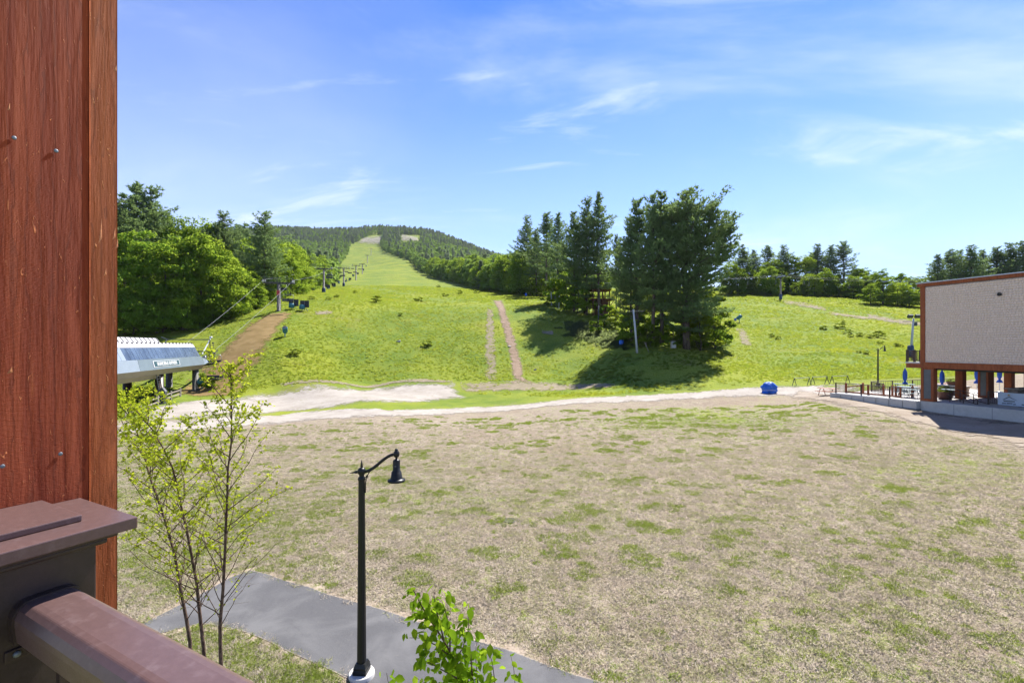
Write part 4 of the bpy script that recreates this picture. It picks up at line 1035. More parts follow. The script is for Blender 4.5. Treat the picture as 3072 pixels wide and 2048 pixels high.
# ------------------------------------------------------------------ balcony: timber post and railing beside the camera
RD = Vector((.88, -.4755, 0)); ND = Vector((.4755, .88, 0))      # along the rail / away from the balcony
RA = math.atan2(RD.y, RD.x)
C1 = Vector((-.986, 1.274, ZC - .45))                             # outer corner of the newel cap
post = empty('timber_post', (C1.x - .335 * RD.x, C1.y - .335 * RD.y, ZC - 2.0), RA, 'rough-sawn red-brown timber post at the left edge beside the railing cap', 'post')
b = MB().box(-.30, -.012, -.42, .010, 0, 4.6); b.build('core', MAT['post_wood'], post)
def rough_board(nm, y0, y1, mat, seed):
    rg = np.random.default_rng(seed); n, m = 240, 26
    zs = np.linspace(0, 4.6, n); yy = np.linspace(y0, y1, m)
    Z, Yq = np.meshgrid(zs, yy, indexing='ij')
    grain = np.zeros_like(Z)
    for k in range(9):
        f = rg.uniform(90, 420); ph = rg.uniform(0, 6.28)
        grain += np.sin(Yq * f + ph + 1.6 * np.sin(Z * rg.uniform(1.5, 5) + ph) + rg.normal() * .3) * .00008
    X = grain * 0
    # torn fibres: short raised slivers
    for _ in range(0):
        i, j = rg.integers(2, n - 4), rg.integers(1, m - 1); X[i:i + rg.integers(1, 3), j] += rg.uniform(.0008, .0028)
    V = np.stack([X, Yq, Z], -1)
    Vb = np.stack([np.full_like(X, -.012), Yq, Z], -1)
    ix = np.arange(n * m).reshape(n, m)
    f = [np.stack([ix[:-1, :-1], ix[:-1, 1:], ix[1:, 1:], ix[1:, :-1]], -1).reshape(-1, 4)]
    for jj, fl in ((0, 1), (m - 1, 0)):
        q = np.stack([ix[:-1, jj], ix[1:, jj], ix[1:, jj] + n * m, ix[:-1, jj] + n * m], -1); f.append(q if not fl else q[:, ::-1])
    me = np_mesh(nm, np.concatenate([V.reshape(-1, 3), Vb.reshape(-1, 3)]), np.concatenate(f), mat)
    return link(nm, me, post)
fb = rough_board('board', -.42, .0205, MAT['post_wood'], 7)
eb = rough_board('board', .0235, .094, MAT['post_edge'], 8)
eb.location.x = -.0035
eb['label'] = 'lighter orange edge board of the post'
MB().box(-.30, -.008, .0105, .093, 0, 4.6).build('backing', MAT['post_edge'], post)
def on_post(px, py):      # post-local point on the face seen at a photo pixel
    u = (px - CX) / F; o = post.location
    q = (u * o.y - o.x) / (ND.x - u * ND.y)
    Y = o.y + q * ND.y
    return q, ZC - (py - HY) / F * Y - o.z
for px, py in ((42, 414), (168, 453), (181, 1361), (7, 1398)):
    q, z = on_post(px, py)
    nb = MB().lathe([(.0001, .0014), (.0035, .0012), (.0052, .0006), (.0055, 0)], 10)
    nb.v = [(v[2], v[0], v[1]) for v in nb.v]
    nb.build('nail', MAT['nail'], post, (.0008, q, z))
MAT['splinter'] = plain('splinter', (.46, .17, .06), .7, 0, .3, 80)
for px, py, l, w in ((300, 690, .042, .0045), (314, 815, .014, .004), (28, 1110, .010, .006), (341, 700, .02, .004), (345, 205, .012, .004), (349, 730, .018, .004), (25, 320, .012, .003)):
    q, z = on_post(px, py)
    MB().add([(.002, q - w, z - l), (.0035, q, z - l * .3), (.003, q + w * .7, z + l * .9), (.0015, q + w, z - l * .6)], [(0, 1, 2), (0, 2, 3), (1, 3, 2), (0, 3, 1)]).build('splinter', MAT['splinter'], post)
rail = empty('balcony_railing', C1, RA, 'dark bronze metal balcony railing with square capped newel and rounded top rail', 'railing')
# local: x along the rail, y away from the balcony, z up from the cap top edge
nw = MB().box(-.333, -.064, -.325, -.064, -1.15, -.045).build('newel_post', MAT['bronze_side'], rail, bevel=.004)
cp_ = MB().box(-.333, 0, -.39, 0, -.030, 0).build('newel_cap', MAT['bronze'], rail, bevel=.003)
MB().box(-.333, -.085, -.33, -.085, .0005, .017).build('cap_plate', MAT['bronze'], cp_, bevel=.003)
MB().box(-.333, -.030, -.36, -.030, -.045, -.0305).build('cap_moulding', MAT['bronze_side'], cp_, bevel=.004)
MB().box(-.333, -.046, -.343, -.046, -.062, -.0455).build('cap_moulding', MAT['bronze_side'], cp_, bevel=.006)
prof = [(-.062, -.085), (-.066, -.045), (-.066, -.030), (-.058, -.012), (-.045, -.002), (-.03, 0), (.03, 0), (.045, -.002), (.058, -.012), (.066, -.030), (.066, -.045), (.062, -.085)]
tr = MB(); yc = -.163
tr.prism([(yc + p[0] * .93, -.142 + p[1]) for p in prof], 'x', -.060, 3.2)
tr.build('top_rail', MAT['bronze'], rail, bevel=.003)
tr2 = MB(); tr2.prism([(yc + p[0] * 1.0, -.138 + p[1] * 1.06) for p in prof], 'x', -.0635, -.040); tr2.build('rail_collar', MAT['bronze_side'], rail)
br = MB().box(-.0635, -.058, -.235, -.155, -.272, -.247); br.build('rail_bracket', MAT['bronze_side'], rail, bevel=.002)
sb = MB().lathe([(.0001, .006), (.006, .005), (.008, 0)], 10); sb.v = [(v[2], v[0], v[1]) for v in sb.v]; sb.build('screw', MAT['nail'], rail, (-.058, -.215, -.259))
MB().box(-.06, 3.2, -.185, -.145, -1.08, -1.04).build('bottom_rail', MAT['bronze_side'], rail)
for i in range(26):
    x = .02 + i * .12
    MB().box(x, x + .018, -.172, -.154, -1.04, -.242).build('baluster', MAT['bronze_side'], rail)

# ------------------------------------------------------------------ street lamps
def lamp(loc, rz, label):
    t = empty('street_lamp', loc, rz, label, 'street lamp', 'black street lamps')
    MB().lathe([(.27, -.25), (.27, .10), (.255, .12)], 20).build('footing', MAT['concrete_pale'], t)
    MB().lathe([(.205, .12), (.205, .20), (.19, .215), (.19, .26), (.165, .30), (.145, .34)], 4, phase=math.pi / 4, smooth=False).build('plinth', MAT['black_metal'], t)
    pb = MB(); n = 24
    pr = [(.098, .34), (.098, .36), (.068, 4.22), (.068, 4.24)]
    vs = []
    for r, z in pr:
        for k in range(n): vs.append((r * (1 - .045 * (k % 2)) * math.cos(6.2832 * k / n), r * (1 - .045 * (k % 2)) * math.sin(6.2832 * k / n), z))
    pb.add(vs, [(i * n + k, i * n + (k + 1) % n, (i + 1) * n + (k + 1) % n, (i + 1) * n + k) for i in range(3) for k in range(n)])
    pb.build('pole', MAT['black_metal'], t)
    MB().lathe([(.078, 4.22), (.082, 4.24), (.074, 4.28), (.05, 4.30), (.055, 4.33), (.082, 4.37), (.088, 4.41), (.082, 4.45), (.045, 4.485), (.03, 4.49)], 16).build('hub', MAT['black_metal'], t)
    MB().lathe([(.022, 4.48), (.028, 4.52), (.016, 4.60), (.002, 4.66)], 10).build('finial', MAT['black_metal'], t)
    MB().tube([(-.06, 0, 4.40), (-.13, 0, 4.385), (-.15, 0, 4.383), (-.27, 0, 4.36)], [.026, .032, .022, .003], 10).build('spike', MAT['black_metal'], t)
    pts = []
    for i in range(15):
        f = i / 14
        pts.append((.06 + .66 * f, 0, 4.40 + .04 * f + .34 * (f ** 2 * (3 - 2 * f))))
    MB().tube(pts, .034, 10).build('arm', MAT['black_metal'], t)
    br = [(.082, 0, 3.95), (.085, 0, 4.15), (.11, 0, 4.29), (.17, 0, 4.40), (.26, 0, 4.46), (.36, 0, 4.53)]
    MB().tube(br, .012, 8).tube([(.085, 0, 4.28), (.11, 0, 4.32), (.14, 0, 4.305), (.135, 0, 4.27), (.11, 0, 4.275)], .010, 6).build('scroll_brace', MAT['black_metal'], t)
    AX = .76
    MB().lathe([(.030, 4.715), (.055, 4.74), (.066, 4.78), (.06, 4.825), (.04, 4.855), (.03, 4.865), (.036, 4.885), (.02, 4.905), (.002, 4.91)], 14, (AX, 0, 0)).build('arm_knuckle', MAT['black_metal'], t)
    hd = MB().lathe([(.022, 4.715), (.022, 4.685), (.045, 4.675), (.072, 4.655), (.076, 4.635), (.076, 4.44), (.09, 4.432), (.09, 4.415), (.102, 4.41), (.125, 4.275), (.135, 4.262), (.182, 4.25), (.188, 4.225), (.182, 4.205), (.15, 4.20)], 24, (AX, 0, 0)).build('lamp_head', MAT['black_metal'], t)
    MB().lathe([(.145, 4.198), (.09, 4.185), (.002, 4.18)], 16, (AX, 0, 0)).build('lens', MAT['white_paint'], hd)
    MB().box(AX - .016, AX + .016, -.082, -.077, 4.54, 4.544).build('latch', MAT['galv'], hd)
    return t
pl = G(1085, 2030)
lamp((pl.x, pl.y, pl.z), R(-4), 'tall black street lamp with bell head standing beside the asphalt path')
l2 = PT(2634, 1172, 58.5)
lamp((l2.x, l2.y, Hs(l2.x, l2.y)), R(-6), 'black street lamp with bell head behind the patio railing of the lodge')

# ------------------------------------------------------------------ lift terminal
LD = Vector((-.263, .965, 0)).normalized()                 # direction of the lift, uphill
LR = math.atan2(LD.y, LD.x) - math.pi / 2                  # local y = uphill, local x = to the right of it
tb_ = PT(591, 1170, 72)
tbz = Hs(tb_.x, tb_.y)
tb_ = tb_ - 1.9 * Vector((LD.y, -LD.x, 0))
T = empty('lift_terminal', (tb_.x, tb_.y, tbz), LR, 'grey chairlift terminal with slanted blue glazing and a white roof', 'lift terminal')
ZT = -tbz
def sec(y, wsc=1.0, lean=0.0):   # cross-section of the shell (x half-width, z)
    return [(2.35, 3.25), (2.75, 3.85), (2.45, 5.10), (1.85, 6.45), (1.60, 6.92)]
secs = sec(0)
def shell_strip(i, j, y0, y1, nm, mat, lean=.42, both=True, parts=None):
    """one longitudinal strip of the shell between section points i and j, raked at the front end"""
    mb = MB()
    for sgn in ((1, -1) if both else (1,)):
        (xa, za), (xb, zb) = secs[i], secs[j]
        ya, yb = y1 - (za - 3.25) * lean, y1 - (zb - 3.25) * lean
        vs = [(sgn * xa, y0, za), (sgn * xa, ya, za), (sgn * xb, yb, zb), (sgn * xb, y0, zb)]
        vi = [(v[0] - sgn * .06, v[1], v[2]) for v in vs]
        f = [(0, 1, 2, 3), (7, 6, 5, 4), (0, 4, 5, 1), (1, 5, 6, 2), (2, 6, 7, 3), (3, 7, 4, 0)]
        mb.add(vs + vi, f if sgn > 0 else [q[::-1] for q in f])
    return mb.build(nm, mat, T)
YB, YF = -36.0, .7
shell_strip(0, 1, YB, YF, 'lower_skirt', MAT['terminal_under'])
sd = shell_strip(1, 2, -19.6, YF, 'side_panel', MAT['terminal_grey'])
shell_strip(1, 2, YB, -19.65, 'side_panel', MAT['terminal_light'], 0.0)
shell_strip(3, 4, YB, YF, 'roof_band', MAT['roof_white'])
(xa, za), (xb, zb) = secs[2], secs[3]
def pane(y0, ya, yb, m):
    for sgn in (1, -1):
        vs = [(sgn * (xa - .02), y0, za + .01), (sgn * (xa - .02), ya, za + .01), (sgn * (xb - .02), yb, zb - .01), (sgn * (xb - .02), y0, zb - .01)]
        vi = [(v[0] - sgn * .05, v[1], v[2]) for v in vs]; f = [(0, 1, 2, 3), (7, 6, 5, 4), (0, 4, 5, 1), (1, 5, 6, 2), (2, 6, 7, 3), (3, 7, 4, 0)]
        MB().add(vs + vi, f if sgn > 0 else [q[::-1] for q in f]).build('window_panel', m, T)
npn = 13
for i in range(26):
    y0 = -22.9 + i * .98
    y1 = y0 + .93
    f1 = YF - (za - 3.25) * .42; f2 = YF - (zb - 3.25) * .42
    m = MAT['glass_blue'] if i > 0 else MAT['terminal_light']
    if y0 > f2 - .1: break
    ya = min(y1, f1); yb = min(y1, f2)
    pane(y0, ya, yb, m)
for i in range(5):
    y1 = -22.95 - i * 2.6
    pane(y1 - 2.52, y1, y1, MAT['terminal_light'])
rf = MB().prism([(-1.58, 6.91), (1.58, 6.91), (1.5, 7.02), (-1.5, 7.02)], 'y', YB, YF - 1.55).build('roof', MAT['roof_white'], T)
hdz = MB().prism([(-1.05, 7.022), (1.05, 7.022), (.62, 7.62), (-.62, 7.62)], 'y', YB, -10.2).build('roof_hatch', MAT['roof_white'], T)
for i in range(20):
    y = -10.5 - i * 1.1
    MB().bar((1.07, y, 7.05), (.64, y, 7.655), .07, .05).bar((-1.07, y, 7.05), (-.64, y, 7.655), .07, .05).build('roof_rib', MAT['grey_steel'], hdz)
for i in range(26):
    y = -1.2 - i * 1.1
    MB().box(1.50, 1.66, y - .05, y + .05, 6.88, 7.08).build('roof_clip', MAT['grey_steel'], T)
for y in (-19.8, -23.4):
    MB().lathe([(.20, 7.58), (.20, 7.88), (.36, 7.89), (.38, 8.0), (.32, 8.10), (.26, 8.13)], 14, (0, y, 0)).build('roof_vent', MAT['galv'], T)
# front end face, floor and machinery bay
MB().add([(-2.72, YF - .26, 3.87), (2.72, YF - .26, 3.87), (2.42, YF - .78, 5.09), (-2.42, YF - .78, 5.09)], [(0, 1, 2, 3)]).build('front_frame', MAT['dark_steel'], T)
MB().prism([(-2.3, 3.16), (2.3, 3.16), (2.3, 3.24), (-2.3, 3.24)], 'y', YB, YF - .1).build('belly', MAT['terminal_under'], T)
MB().prism([(-1.6, 2.60), (1.6, 2.60), (2.0, 3.155), (-2.0, 3.155)], 'y', -36, -12.8).build('lower_belly', MAT['terminal_under'], T)
for s_ in (1, -1):
    MB().add([(s_ * 2.75, YF - .26, 3.85), (s_ * 2.95, YF + .85, 4.15), (s_ * 2.75, YF + .65, 4.55), (s_ * 2.50, YF - .7, 5.05)], [(0, 1, 2, 3)]).build('front_wing', MAT['terminal_light'], T)
for y, w, nm in ((0, .42, 'front column'), (-12.2, .46, 'rear column')):
    MB().lathe([(w * 1.6, -.3), (w * 1.6, .12), (w, .13), (w, 3.17)], 20, (1.7, y, 0)).build('column', MAT['grey_steel'] if y == 0 else MAT['bronze_side'], T)
    MB().lathe([(w * 1.6, -.3), (w * 1.6, .12), (w, .13), (w, 3.17)], 20, (-1.7, y, 0)).build('column', MAT['grey_steel'] if y == 0 else MAT['bronze_side'], T)
lad = MB()
for dx in (.0, .9): lad.bar((2.2 + .5, -14.4 + dx, -.05), (2.2, -14.4 + dx, 3.2), .07, .09)
lad.build('ladder', MAT['dark_steel'], T)
for i in range(10): z = .25 + i * .3; MB().bar((2.69 - z * .154, -14.4, z), (2.69 - z * .154, -13.5, z), .05).build('ladder_rung', MAT['dark_steel'], T)
# lettering
sg = MB(); n0 = Vector((.9724, 0, .2334)).normalized()       # outward normal of the side panel
def on_side(y, h): return Vector((2.75 - .30 * h, y, 3.85 + 1.25 * h))
def side_plate(nm, y0, y1, h0, h1, off, mat, parent):
    q = [on_side(y0, h0), on_side(y1, h0), on_side(y1, h1), on_side(y0, h1)]
    vs = [p + n0 * off for p in q] + [p + n0 * .004 for p in q]
    return MB().add(vs, [(0, 1, 2, 3), (0, 4, 5, 1), (1, 5, 6, 2), (2, 6, 7, 3), (3, 7, 4, 0)]).build(nm, mat, parent)
sp = side_plate('sign_board', -16.2, -8.6, .22, .80, .05, MAT['white_paint'], T)
side_plate('sign_field', -16.05, -8.75, .26, .76, .062, MAT['sign_blue'], sp)
cu = bpy.data.curves.new('lettering', 'FONT'); cu.body = 'SKIMOBILE EXPRESS'; cu.size = .50; cu.align_x = 'CENTER'; cu.align_y = 'CENTER'; cu.extrude = .006; cu.offset = .012
cu.materials.append(MAT['white_paint'])
tmp = bpy.data.objects.new('lettering', cu)
lme = bpy.data.meshes.new_from_object(tmp); bpy.data.objects.remove(tmp)
lt = link('lettering', lme, sp)
xa_ = Vector((0, 1, 0)); up_ = Vector((-.2334, 0, .9724)).normalized()
lt.matrix_local = Matrix.Translation(on_side(-12.4, .50) + n0 * .07) @ Matrix(((xa_.x, up_.x, n0.x, 0), (xa_.y, up_.y, n0.y, 0), (xa_.z, up_.z, n0.z, 0), (0, 0, 0, 1))) @ Matrix.Diagonal((1.32, 1.12, 1, 1))
# tyre bank and frames at the uphill end
for s_ in (1, -1):
    MB().bar((s_ * 2.55, YF - .4, 4.95), (s_ * 2.75, YF + 5.6, 5.85), .16, .22).build('tyre_beam', MAT['dark_steel'], T)
    for k in range(9):
        y = YF + .5 + k * .55; z = 4.78 + (y - YF) * .15
        w_ = MB().lathe([(.10, -.09), (.24, -.09), (.26, -.05), (.26, .05), (.24, .09), (.10, .09)], 12)
        w_.v = [(v[2] + s_ * 2.62, v[0] + y, v[1] + z) for v in w_.v]
        w_.build('tyre', MAT['rubber'] if k % 2 else MAT['galv'], T)
MB().bar((-2.75, YF + 3.6, 5.75), (2.75, YF + 3.6, 5.75), .18).bar((-2.8, YF + 1.6, 7.6), (2.9, YF + 1.6, 7.6), .14).bar((-2.7, YF - .2, 6.6), (-2.8, YF + 1.6, 7.6), .1).bar((2.4, YF + 3.4, 5.8), (2.9, YF + 1.6, 7.6), .12).bar((-3.6, YF + 1.6, 7.95), (-2.8, YF + 1.6, 7.6), .14).build('front_gantry', MAT['dark_steel'], T)
MB().bar((2.5, YF - .4, 5.4), (2.75, YF + 2.6, 7.9), .12).lathe([(.18, 7.8), (.22, 7.95), (.18, 8.1)], 10, (2.75, YF + 2.6, 0)).build('mast', MAT['white_paint'], T)
for x in (-1.6, -.8, 0, .8, 1.6): MB().bar((x, YF + .1, 5.0), (x, YF + 3.5, 5.55), .05).bar((x, YF + .1, 6.3), (x, YF + 3.5, 6.3), .04).bar((x, YF + 3.5, 5.5), (x, YF + 3.5, 6.3), .04).build('catwalk', MAT['dark_steel'], T)

# ------------------------------------------------------------------ towers, ropes and chairs of the lift
GA = 3.05
tw = [(836, 110, 6.2), (971, 190, 9.2), (1031, 280, 10.2), (1068, 400, 12), (1087, 530, 10.5), (1102, 760, 12), (1113, 1000, 14)]
tnames = ['nearest lift tower, with a red sign on its grey tube', 'second lift tower up the slope, with a blue pad at its foot', 'third lift tower up the slope', 'fourth lift tower up the slope', 'fifth lift tower up the slope', 'sixth lift tower up the slope', 'seventh lift tower, near the summit']
def lift_tower(loc, rz, h, label, grp, big=1.0, sign=False, pad=False, r=.42):
    t = empty('lift_tower', loc, rz, label, 'lift tower', grp)
    MB().lathe([(r * 1.35, -.6), (r * 1.35, .15), (r, .16), (r * .82, h)], 16).build('tube', MAT['grey_steel'], t)
    MB().bar((-GA - .3, 0, h + .15), (GA + .3, 0, h + .15), .28, .34).build('crossarm', MAT['grey_steel'], t)
    for s_ in (-1, 1):
        st = MB().bar((s_ * GA, -1.7 * big, h + .30), (s_ * GA, 1.7 * big, h + .62), .16, .20).build('sheave_train', MAT['galv'], t)
        for k in range(6):
            y = (-1.5 + k * .6) * big
            w_ = MB().lathe([(.09, -.07), (.24, -.07), (.24, .07), (.09, .07)], 10); w_.v = [(v[2] + s_ * GA, v[0] + y, v[1] + h + .62 + y * .094) for v in w_.v]
            w_.build('sheave', MAT['dark_steel'], st)
        MB().bar((s_ * (GA - .1), 0, h + .3), (s_ * (GA - .1), 0, h + 1.5), .09).build('lifting_post', MAT['grey_steel'], t)
    c = MB()
    for y in (-.7, .7):
        c.bar((-GA, y, h + .32), (GA, y, h + .32), .06)
        c.bar((-GA, y, h + 1.3), (GA, y, h + 1.3), .05)
        for x in (-GA, -GA / 2, -.4, .4, GA / 2, GA): c.bar((x, y, h + .32), (x, y, h + 1.3), .045)
    for i in range(10): x = -GA + (i + .5) * GA / 5; c.bar((x, -.7, h + .32), (x, .7, h + .32), .3, .03)
    c.build('catwalk', MAT['dark_steel'], t)
    l = MB().bar((r + .06, -.2, .3), (r + .02, -.2, h), .04).bar((r + .06, .2, .3), (r + .02, .2, h), .04)
    for i in range(int(h / .4)): l.bar((r + .05, -.2, .5 + i * .4), (r + .05, .2, .5 + i * .4), .03)
    l.build('ladder', MAT['dark_steel'], t)
    if sign: MB().box(-.34, .34, -r - .10, -r - .06, h * .58, h * .58 + 1.1).build('sign', MAT['red_sign'], t)
    if pad: MB().lathe([(r + .25, .05), (r + .28, .2), (r + .28, 1.8), (r + .2, 1.95)], 14).build('pad', MAT['blue_pad'], t)
    return t
tops = []
for i, ((px, Y, h), lb) in enumerate(zip(tw, tnames)):
    p = GY(px, Y)
    lift_tower(p, LR, h, lb, 'towers of the lift', 1.0, i == 0, i in (1, 2), .42 if i < 3 else .5)
    tops.append((p, h))
side = Vector((LD.y, -LD.x, 0))
def rope(pts, sag, r, label):
    out = []
    for a, b in zip(pts, pts[1:]):
        n_ = 14
        for k in range(n_):
            f = k / n_; q = a.lerp(b, f); q.z -= 4 * sag * (b - a).length / 100 * f * (1 - f); out.append(q)
    out.append(pts[-1])
    tag(MB().tube(out, r, 5).build('haul_rope', MAT['rope']), label, 'rope', 'haul ropes of the lift')
    return out
rps = {}
for s_, lb in ((1, 'right hand steel haul rope running up the ski trail over the towers'), (-1, 'left hand steel haul rope running up the ski trail over the towers')):
    st = Vector((tb_.x, tb_.y, tbz)) + side * (s_ * 2.62) + LD * (YF + 3.0) + Vector((0, 0, 5.45))
    P2 = [st] + [p + side * (s_ * GA) + Vector((0, 0, h + .88)) for p, h in tops]
    rps[s_] = rope(P2, .9, .022, lb)
    rps[s_, 'p'] = P2
def make_chair():
    t = empty('lift_chair', (0, 0, 0))
    MB().tube([(0, 0, .05), (0, .05, -.35), (0, .22, -.62), (0, .24, -1.3), (0, .22, -1.75), (0, 0, -1.95)], .045, 7).build('hanger', MAT['dark_steel'], t)
    MB().box(-.10, .10, -.14, .14, -.10, .12).build('grip', MAT['dark_steel'], t)
    MB().tube([(-1.15, .05, -3.35), (-1.22, .12, -2.4), (-1.1, .08, -2.02), (-.9, 0, -1.95), (.9, 0, -1.95), (1.1, .08, -2.02), (1.22, .12, -2.4), (1.15, .05, -3.35)], .035, 7).build('frame', MAT['galv'], t)
    MB().box(-1.2, 1.2, -.28, .26, -3.47, -3.35).build('seat', MAT['chair'], t, bevel=.03)
    MB().box(-1.2, 1.2, .24, .32, -3.28, -2.86).build('backrest', MAT['chair'], t, bevel=.03)
    MB().tube([(-1.18, -.10, -2.85), (-1.0, -.42, -2.9), (1.0, -.42, -2.9), (1.18, -.10, -2.85)], .022, 6).build('restraint_bar', MAT['dark_steel'], t)
    return t
def rope_at(s_, y):
    pts = rps[s_]
    for a, b in zip(pts, pts[1:]):
        if a.y <= y <= b.y: return a.lerp(b, (y - a.y) / (b.y - a.y))
    return pts[0].copy()
ch0 = make_chair(); first = [True]
def put_chair(loc, rz, label, grp, sc_=1.0):
    o = ch0 if first[0] else copy_tree(ch0); first[0] = False
    o.location = loc; o.rotation_euler = (0, 0, rz); o.scale = (sc_,) * 3
    tag(o, label, 'lift chair', grp)
put_chair(Vector((tb_.x, tb_.y, tbz)) + side * 4.3 + LD * (-.6) + Vector((0, 0, 5.1)), LR, 'empty lift chair hanging beside the front column of the terminal', 'chairs on the lift')
put_chair(Vector((tb_.x, tb_.y, tbz)) + side * 1.2 + LD * (9.5) + Vector((0, 0, 7.1)), LR, 'empty lift chair just above the uphill end of the terminal', 'chairs on the lift')
for s_, y, lb in ((1, 107.5, 'empty lift chair at the foot of the nearest tower'), (-1, 128, 'lift chair on the left rope past the nearest tower'), (1, 182, 'lift chair just before the second tower on the right rope'), (-1, 176, 'lift chair just before the second tower on the left rope'),
                  (1, 238, 'lift chair halfway between second and third tower, right rope'), (-1, 236, 'lift chair halfway between second and third tower, left rope'), (1, 285, 'lift chair just past the third tower, right rope'), (-1, 290, 'lift chair just past the third tower, left rope'),
                  (1, 335, 'lift chair between third and fourth tower, right rope'), (-1, 340, 'lift chair between third and fourth tower, left rope'), (1, 395, 'lift chair by the fourth tower, right rope'), (-1, 405, 'lift chair by the fourth tower, left rope'), (1, 460, 'lift chair between fourth and fifth tower')):
    put_chair(rope_at(s_, y), LR, lb, 'chairs on the lift')
# second lift on the right
S1, S2 = GY(2342, 181), GY(2648, 170)
D2 = (S2 - S1); rz2 = math.atan2(D2.y, D2.x) - math.pi / 2
h1, h2 = 8.0, 7.4
for p, h, lb in ((S1, h1, 'dark lift tower on the right ridge with a small white sign'), (S2, h2, 'slim lift tower in front of the rounded clump of trees')):
    t = lift_tower(p, rz2, h, lb, 'towers of the right lift', .7, False, h == h1, .26)
    for ch in t.children:
        if ch.name.startswith('crossarm') or ch.name.startswith('catwalk') or ch.name.startswith('sheave') or ch.name.startswith('lifting'): ch.scale = (.62, 1, 1)
    if h == h1: MB().box(-.2, .2, -.36, -.32, 4.6, 5.4).build('sign', MAT['white_paint'], t)
pr2 = Vector((D2.y, -D2.x, 0)).normalized()
dn = D2.normalized()
for s_, lb in ((1, 'near rope of the lift across the right ridge'), (-1, 'far rope of the lift across the right ridge')):
    a = S1 - dn * 90; a.z = S1.z + h1 + 2.0; c_ = S2 + dn * 75; c_.z = S2.z + h2 - 3.0
    P2 = [a, S1 + pr2 * s_ * 1.9 + Vector((0, 0, h1 + .9)), S2 + pr2 * s_ * 1.9 + Vector((0, 0, h2 + .9)), c_ + pr2 * s_ * 1.9]
    rps[('r', s_)] = rope(P2, .9, .03, lb)
def r_at(s_, px):
    best = min(rps[('r', s_)], key=lambda q: abs(CX + F * q.x / q.y - px)); return best
def r_interp(s_, px):
    pts = rps[('r', s_)]; xs = [CX + F * q.x / q.y for q in pts]
    for i in range(len(pts) - 1):
        if xs[i] <= px <= xs[i + 1]: return pts[i].lerp(pts[i + 1], (px - xs[i]) / (xs[i + 1] - xs[i]))
    return pts[-1]
for s_, px, lb in ((1, 2242, 'lift chair on the right ridge beside the grove'), (-1, 2326, 'lift chair just left of the dark ridge tower'), (1, 2410, 'lift chair right of the dark ridge tower'), (-1, 2426, 'second lift chair right of the dark ridge tower'), (1, 2522, 'lift chair in front of the ridge pines'),
                   (-1, 2546, 'second lift chair in front of the ridge pines'), (1, 2648, 'lift chair at the slim tower by the rounded clump'), (-1, 2690, 'lift chair between the slim tower and the lodge')):
    put_chair(r_interp(s_, px), rz2, lb, 'chairs on the right lift', .82)

# ------------------------------------------------------------------ snow guns and pads along the lift
def snow_gun(p, rz, label, big=True):
    t = empty('snow_gun', p, rz, label, 'snow gun', 'snow guns along the lift')
    for x in (-.55, .55):
        bb = MB(); bb.box(x - .5, x + .5, -.10, .10, .75, 2.35); bb.build('panel', MAT['black_pad'], t)
    MB().lathe([(.50, -.55), (.62, -.5), (.62, .35), (.52, .5)], 14, (0, 0, 0)).build('fan_drum', MAT['teal_paint'], t, (-.35, -.5, .85))
    for a in range(3): MB().bar((0, 0, 1.0), (math.cos(a * 2.1) * .8, math.sin(a * 2.1) * .8, -.05), .09).build('leg', MAT['dark_steel'], t)
    return t
snow_gun(G(881, 928), .2, 'left of two blue and black snow guns right of the nearest tower')
snow_gun(G(914, 932), -.1, 'right of two blue and black snow guns right of the nearest tower')
for px, py, lb in ((940, 872, 'snow gun left of the second tower'), (984, 868, 'snow gun just right of the second tower'), (1001, 862, 'snow gun between second and third tower'), (1016, 852, 'snow gun just below the third tower'), (1039, 846, 'snow gun right of the third tower'), (1050, 842, 'second snow gun right of the third tower'),
                   (1060, 830, 'snow gun below the fourth tower'), (1073, 824, 'snow gun by the fourth tower'), (1090, 812, 'snow gun by the fifth tower'), (1098, 800, 'snow gun above the fifth tower')):
    snow_gun(G(px, py), px * .7, lb)
def fan_gun(p, rz, label):
    t = empty('snow_gun', p, rz, label, 'snow gun', 'teal fan guns')
    MB().lathe([(.10, -.4), (.085, 1.3)], 10).build('post', MAT['teal_paint'], t)
    d_ = MB().tube([(0, .55, .95), (0, .35, 1.15), (0, -.35, 1.75), (0, -.5, 1.9)], [.36, .46, .46, .40], 16).build('fan_drum', MAT['teal_paint'], t)
    MB().tube([(0, -.50, 1.905), (0, -.53, 1.93)], [.36, .34], 14).build('grille', MAT['dark_steel'], d_)
    return t
fan_gun(G(855, 1012), .4, 'teal fan snow gun on a post at the right edge of the brown slope')
fan_gun(G(606, 1168), 2.2, 'teal fan snow gun behind the top of the young birch')
fan_gun(G(2218, 968), 1.2, 'small fan snow gun right of the grove')
p = G(622, 1166); tree('bush', SHRUBD[0], p, .62, 0, 'dark round bush beside the teal snow gun behind the birch', 'bush', None, .8)

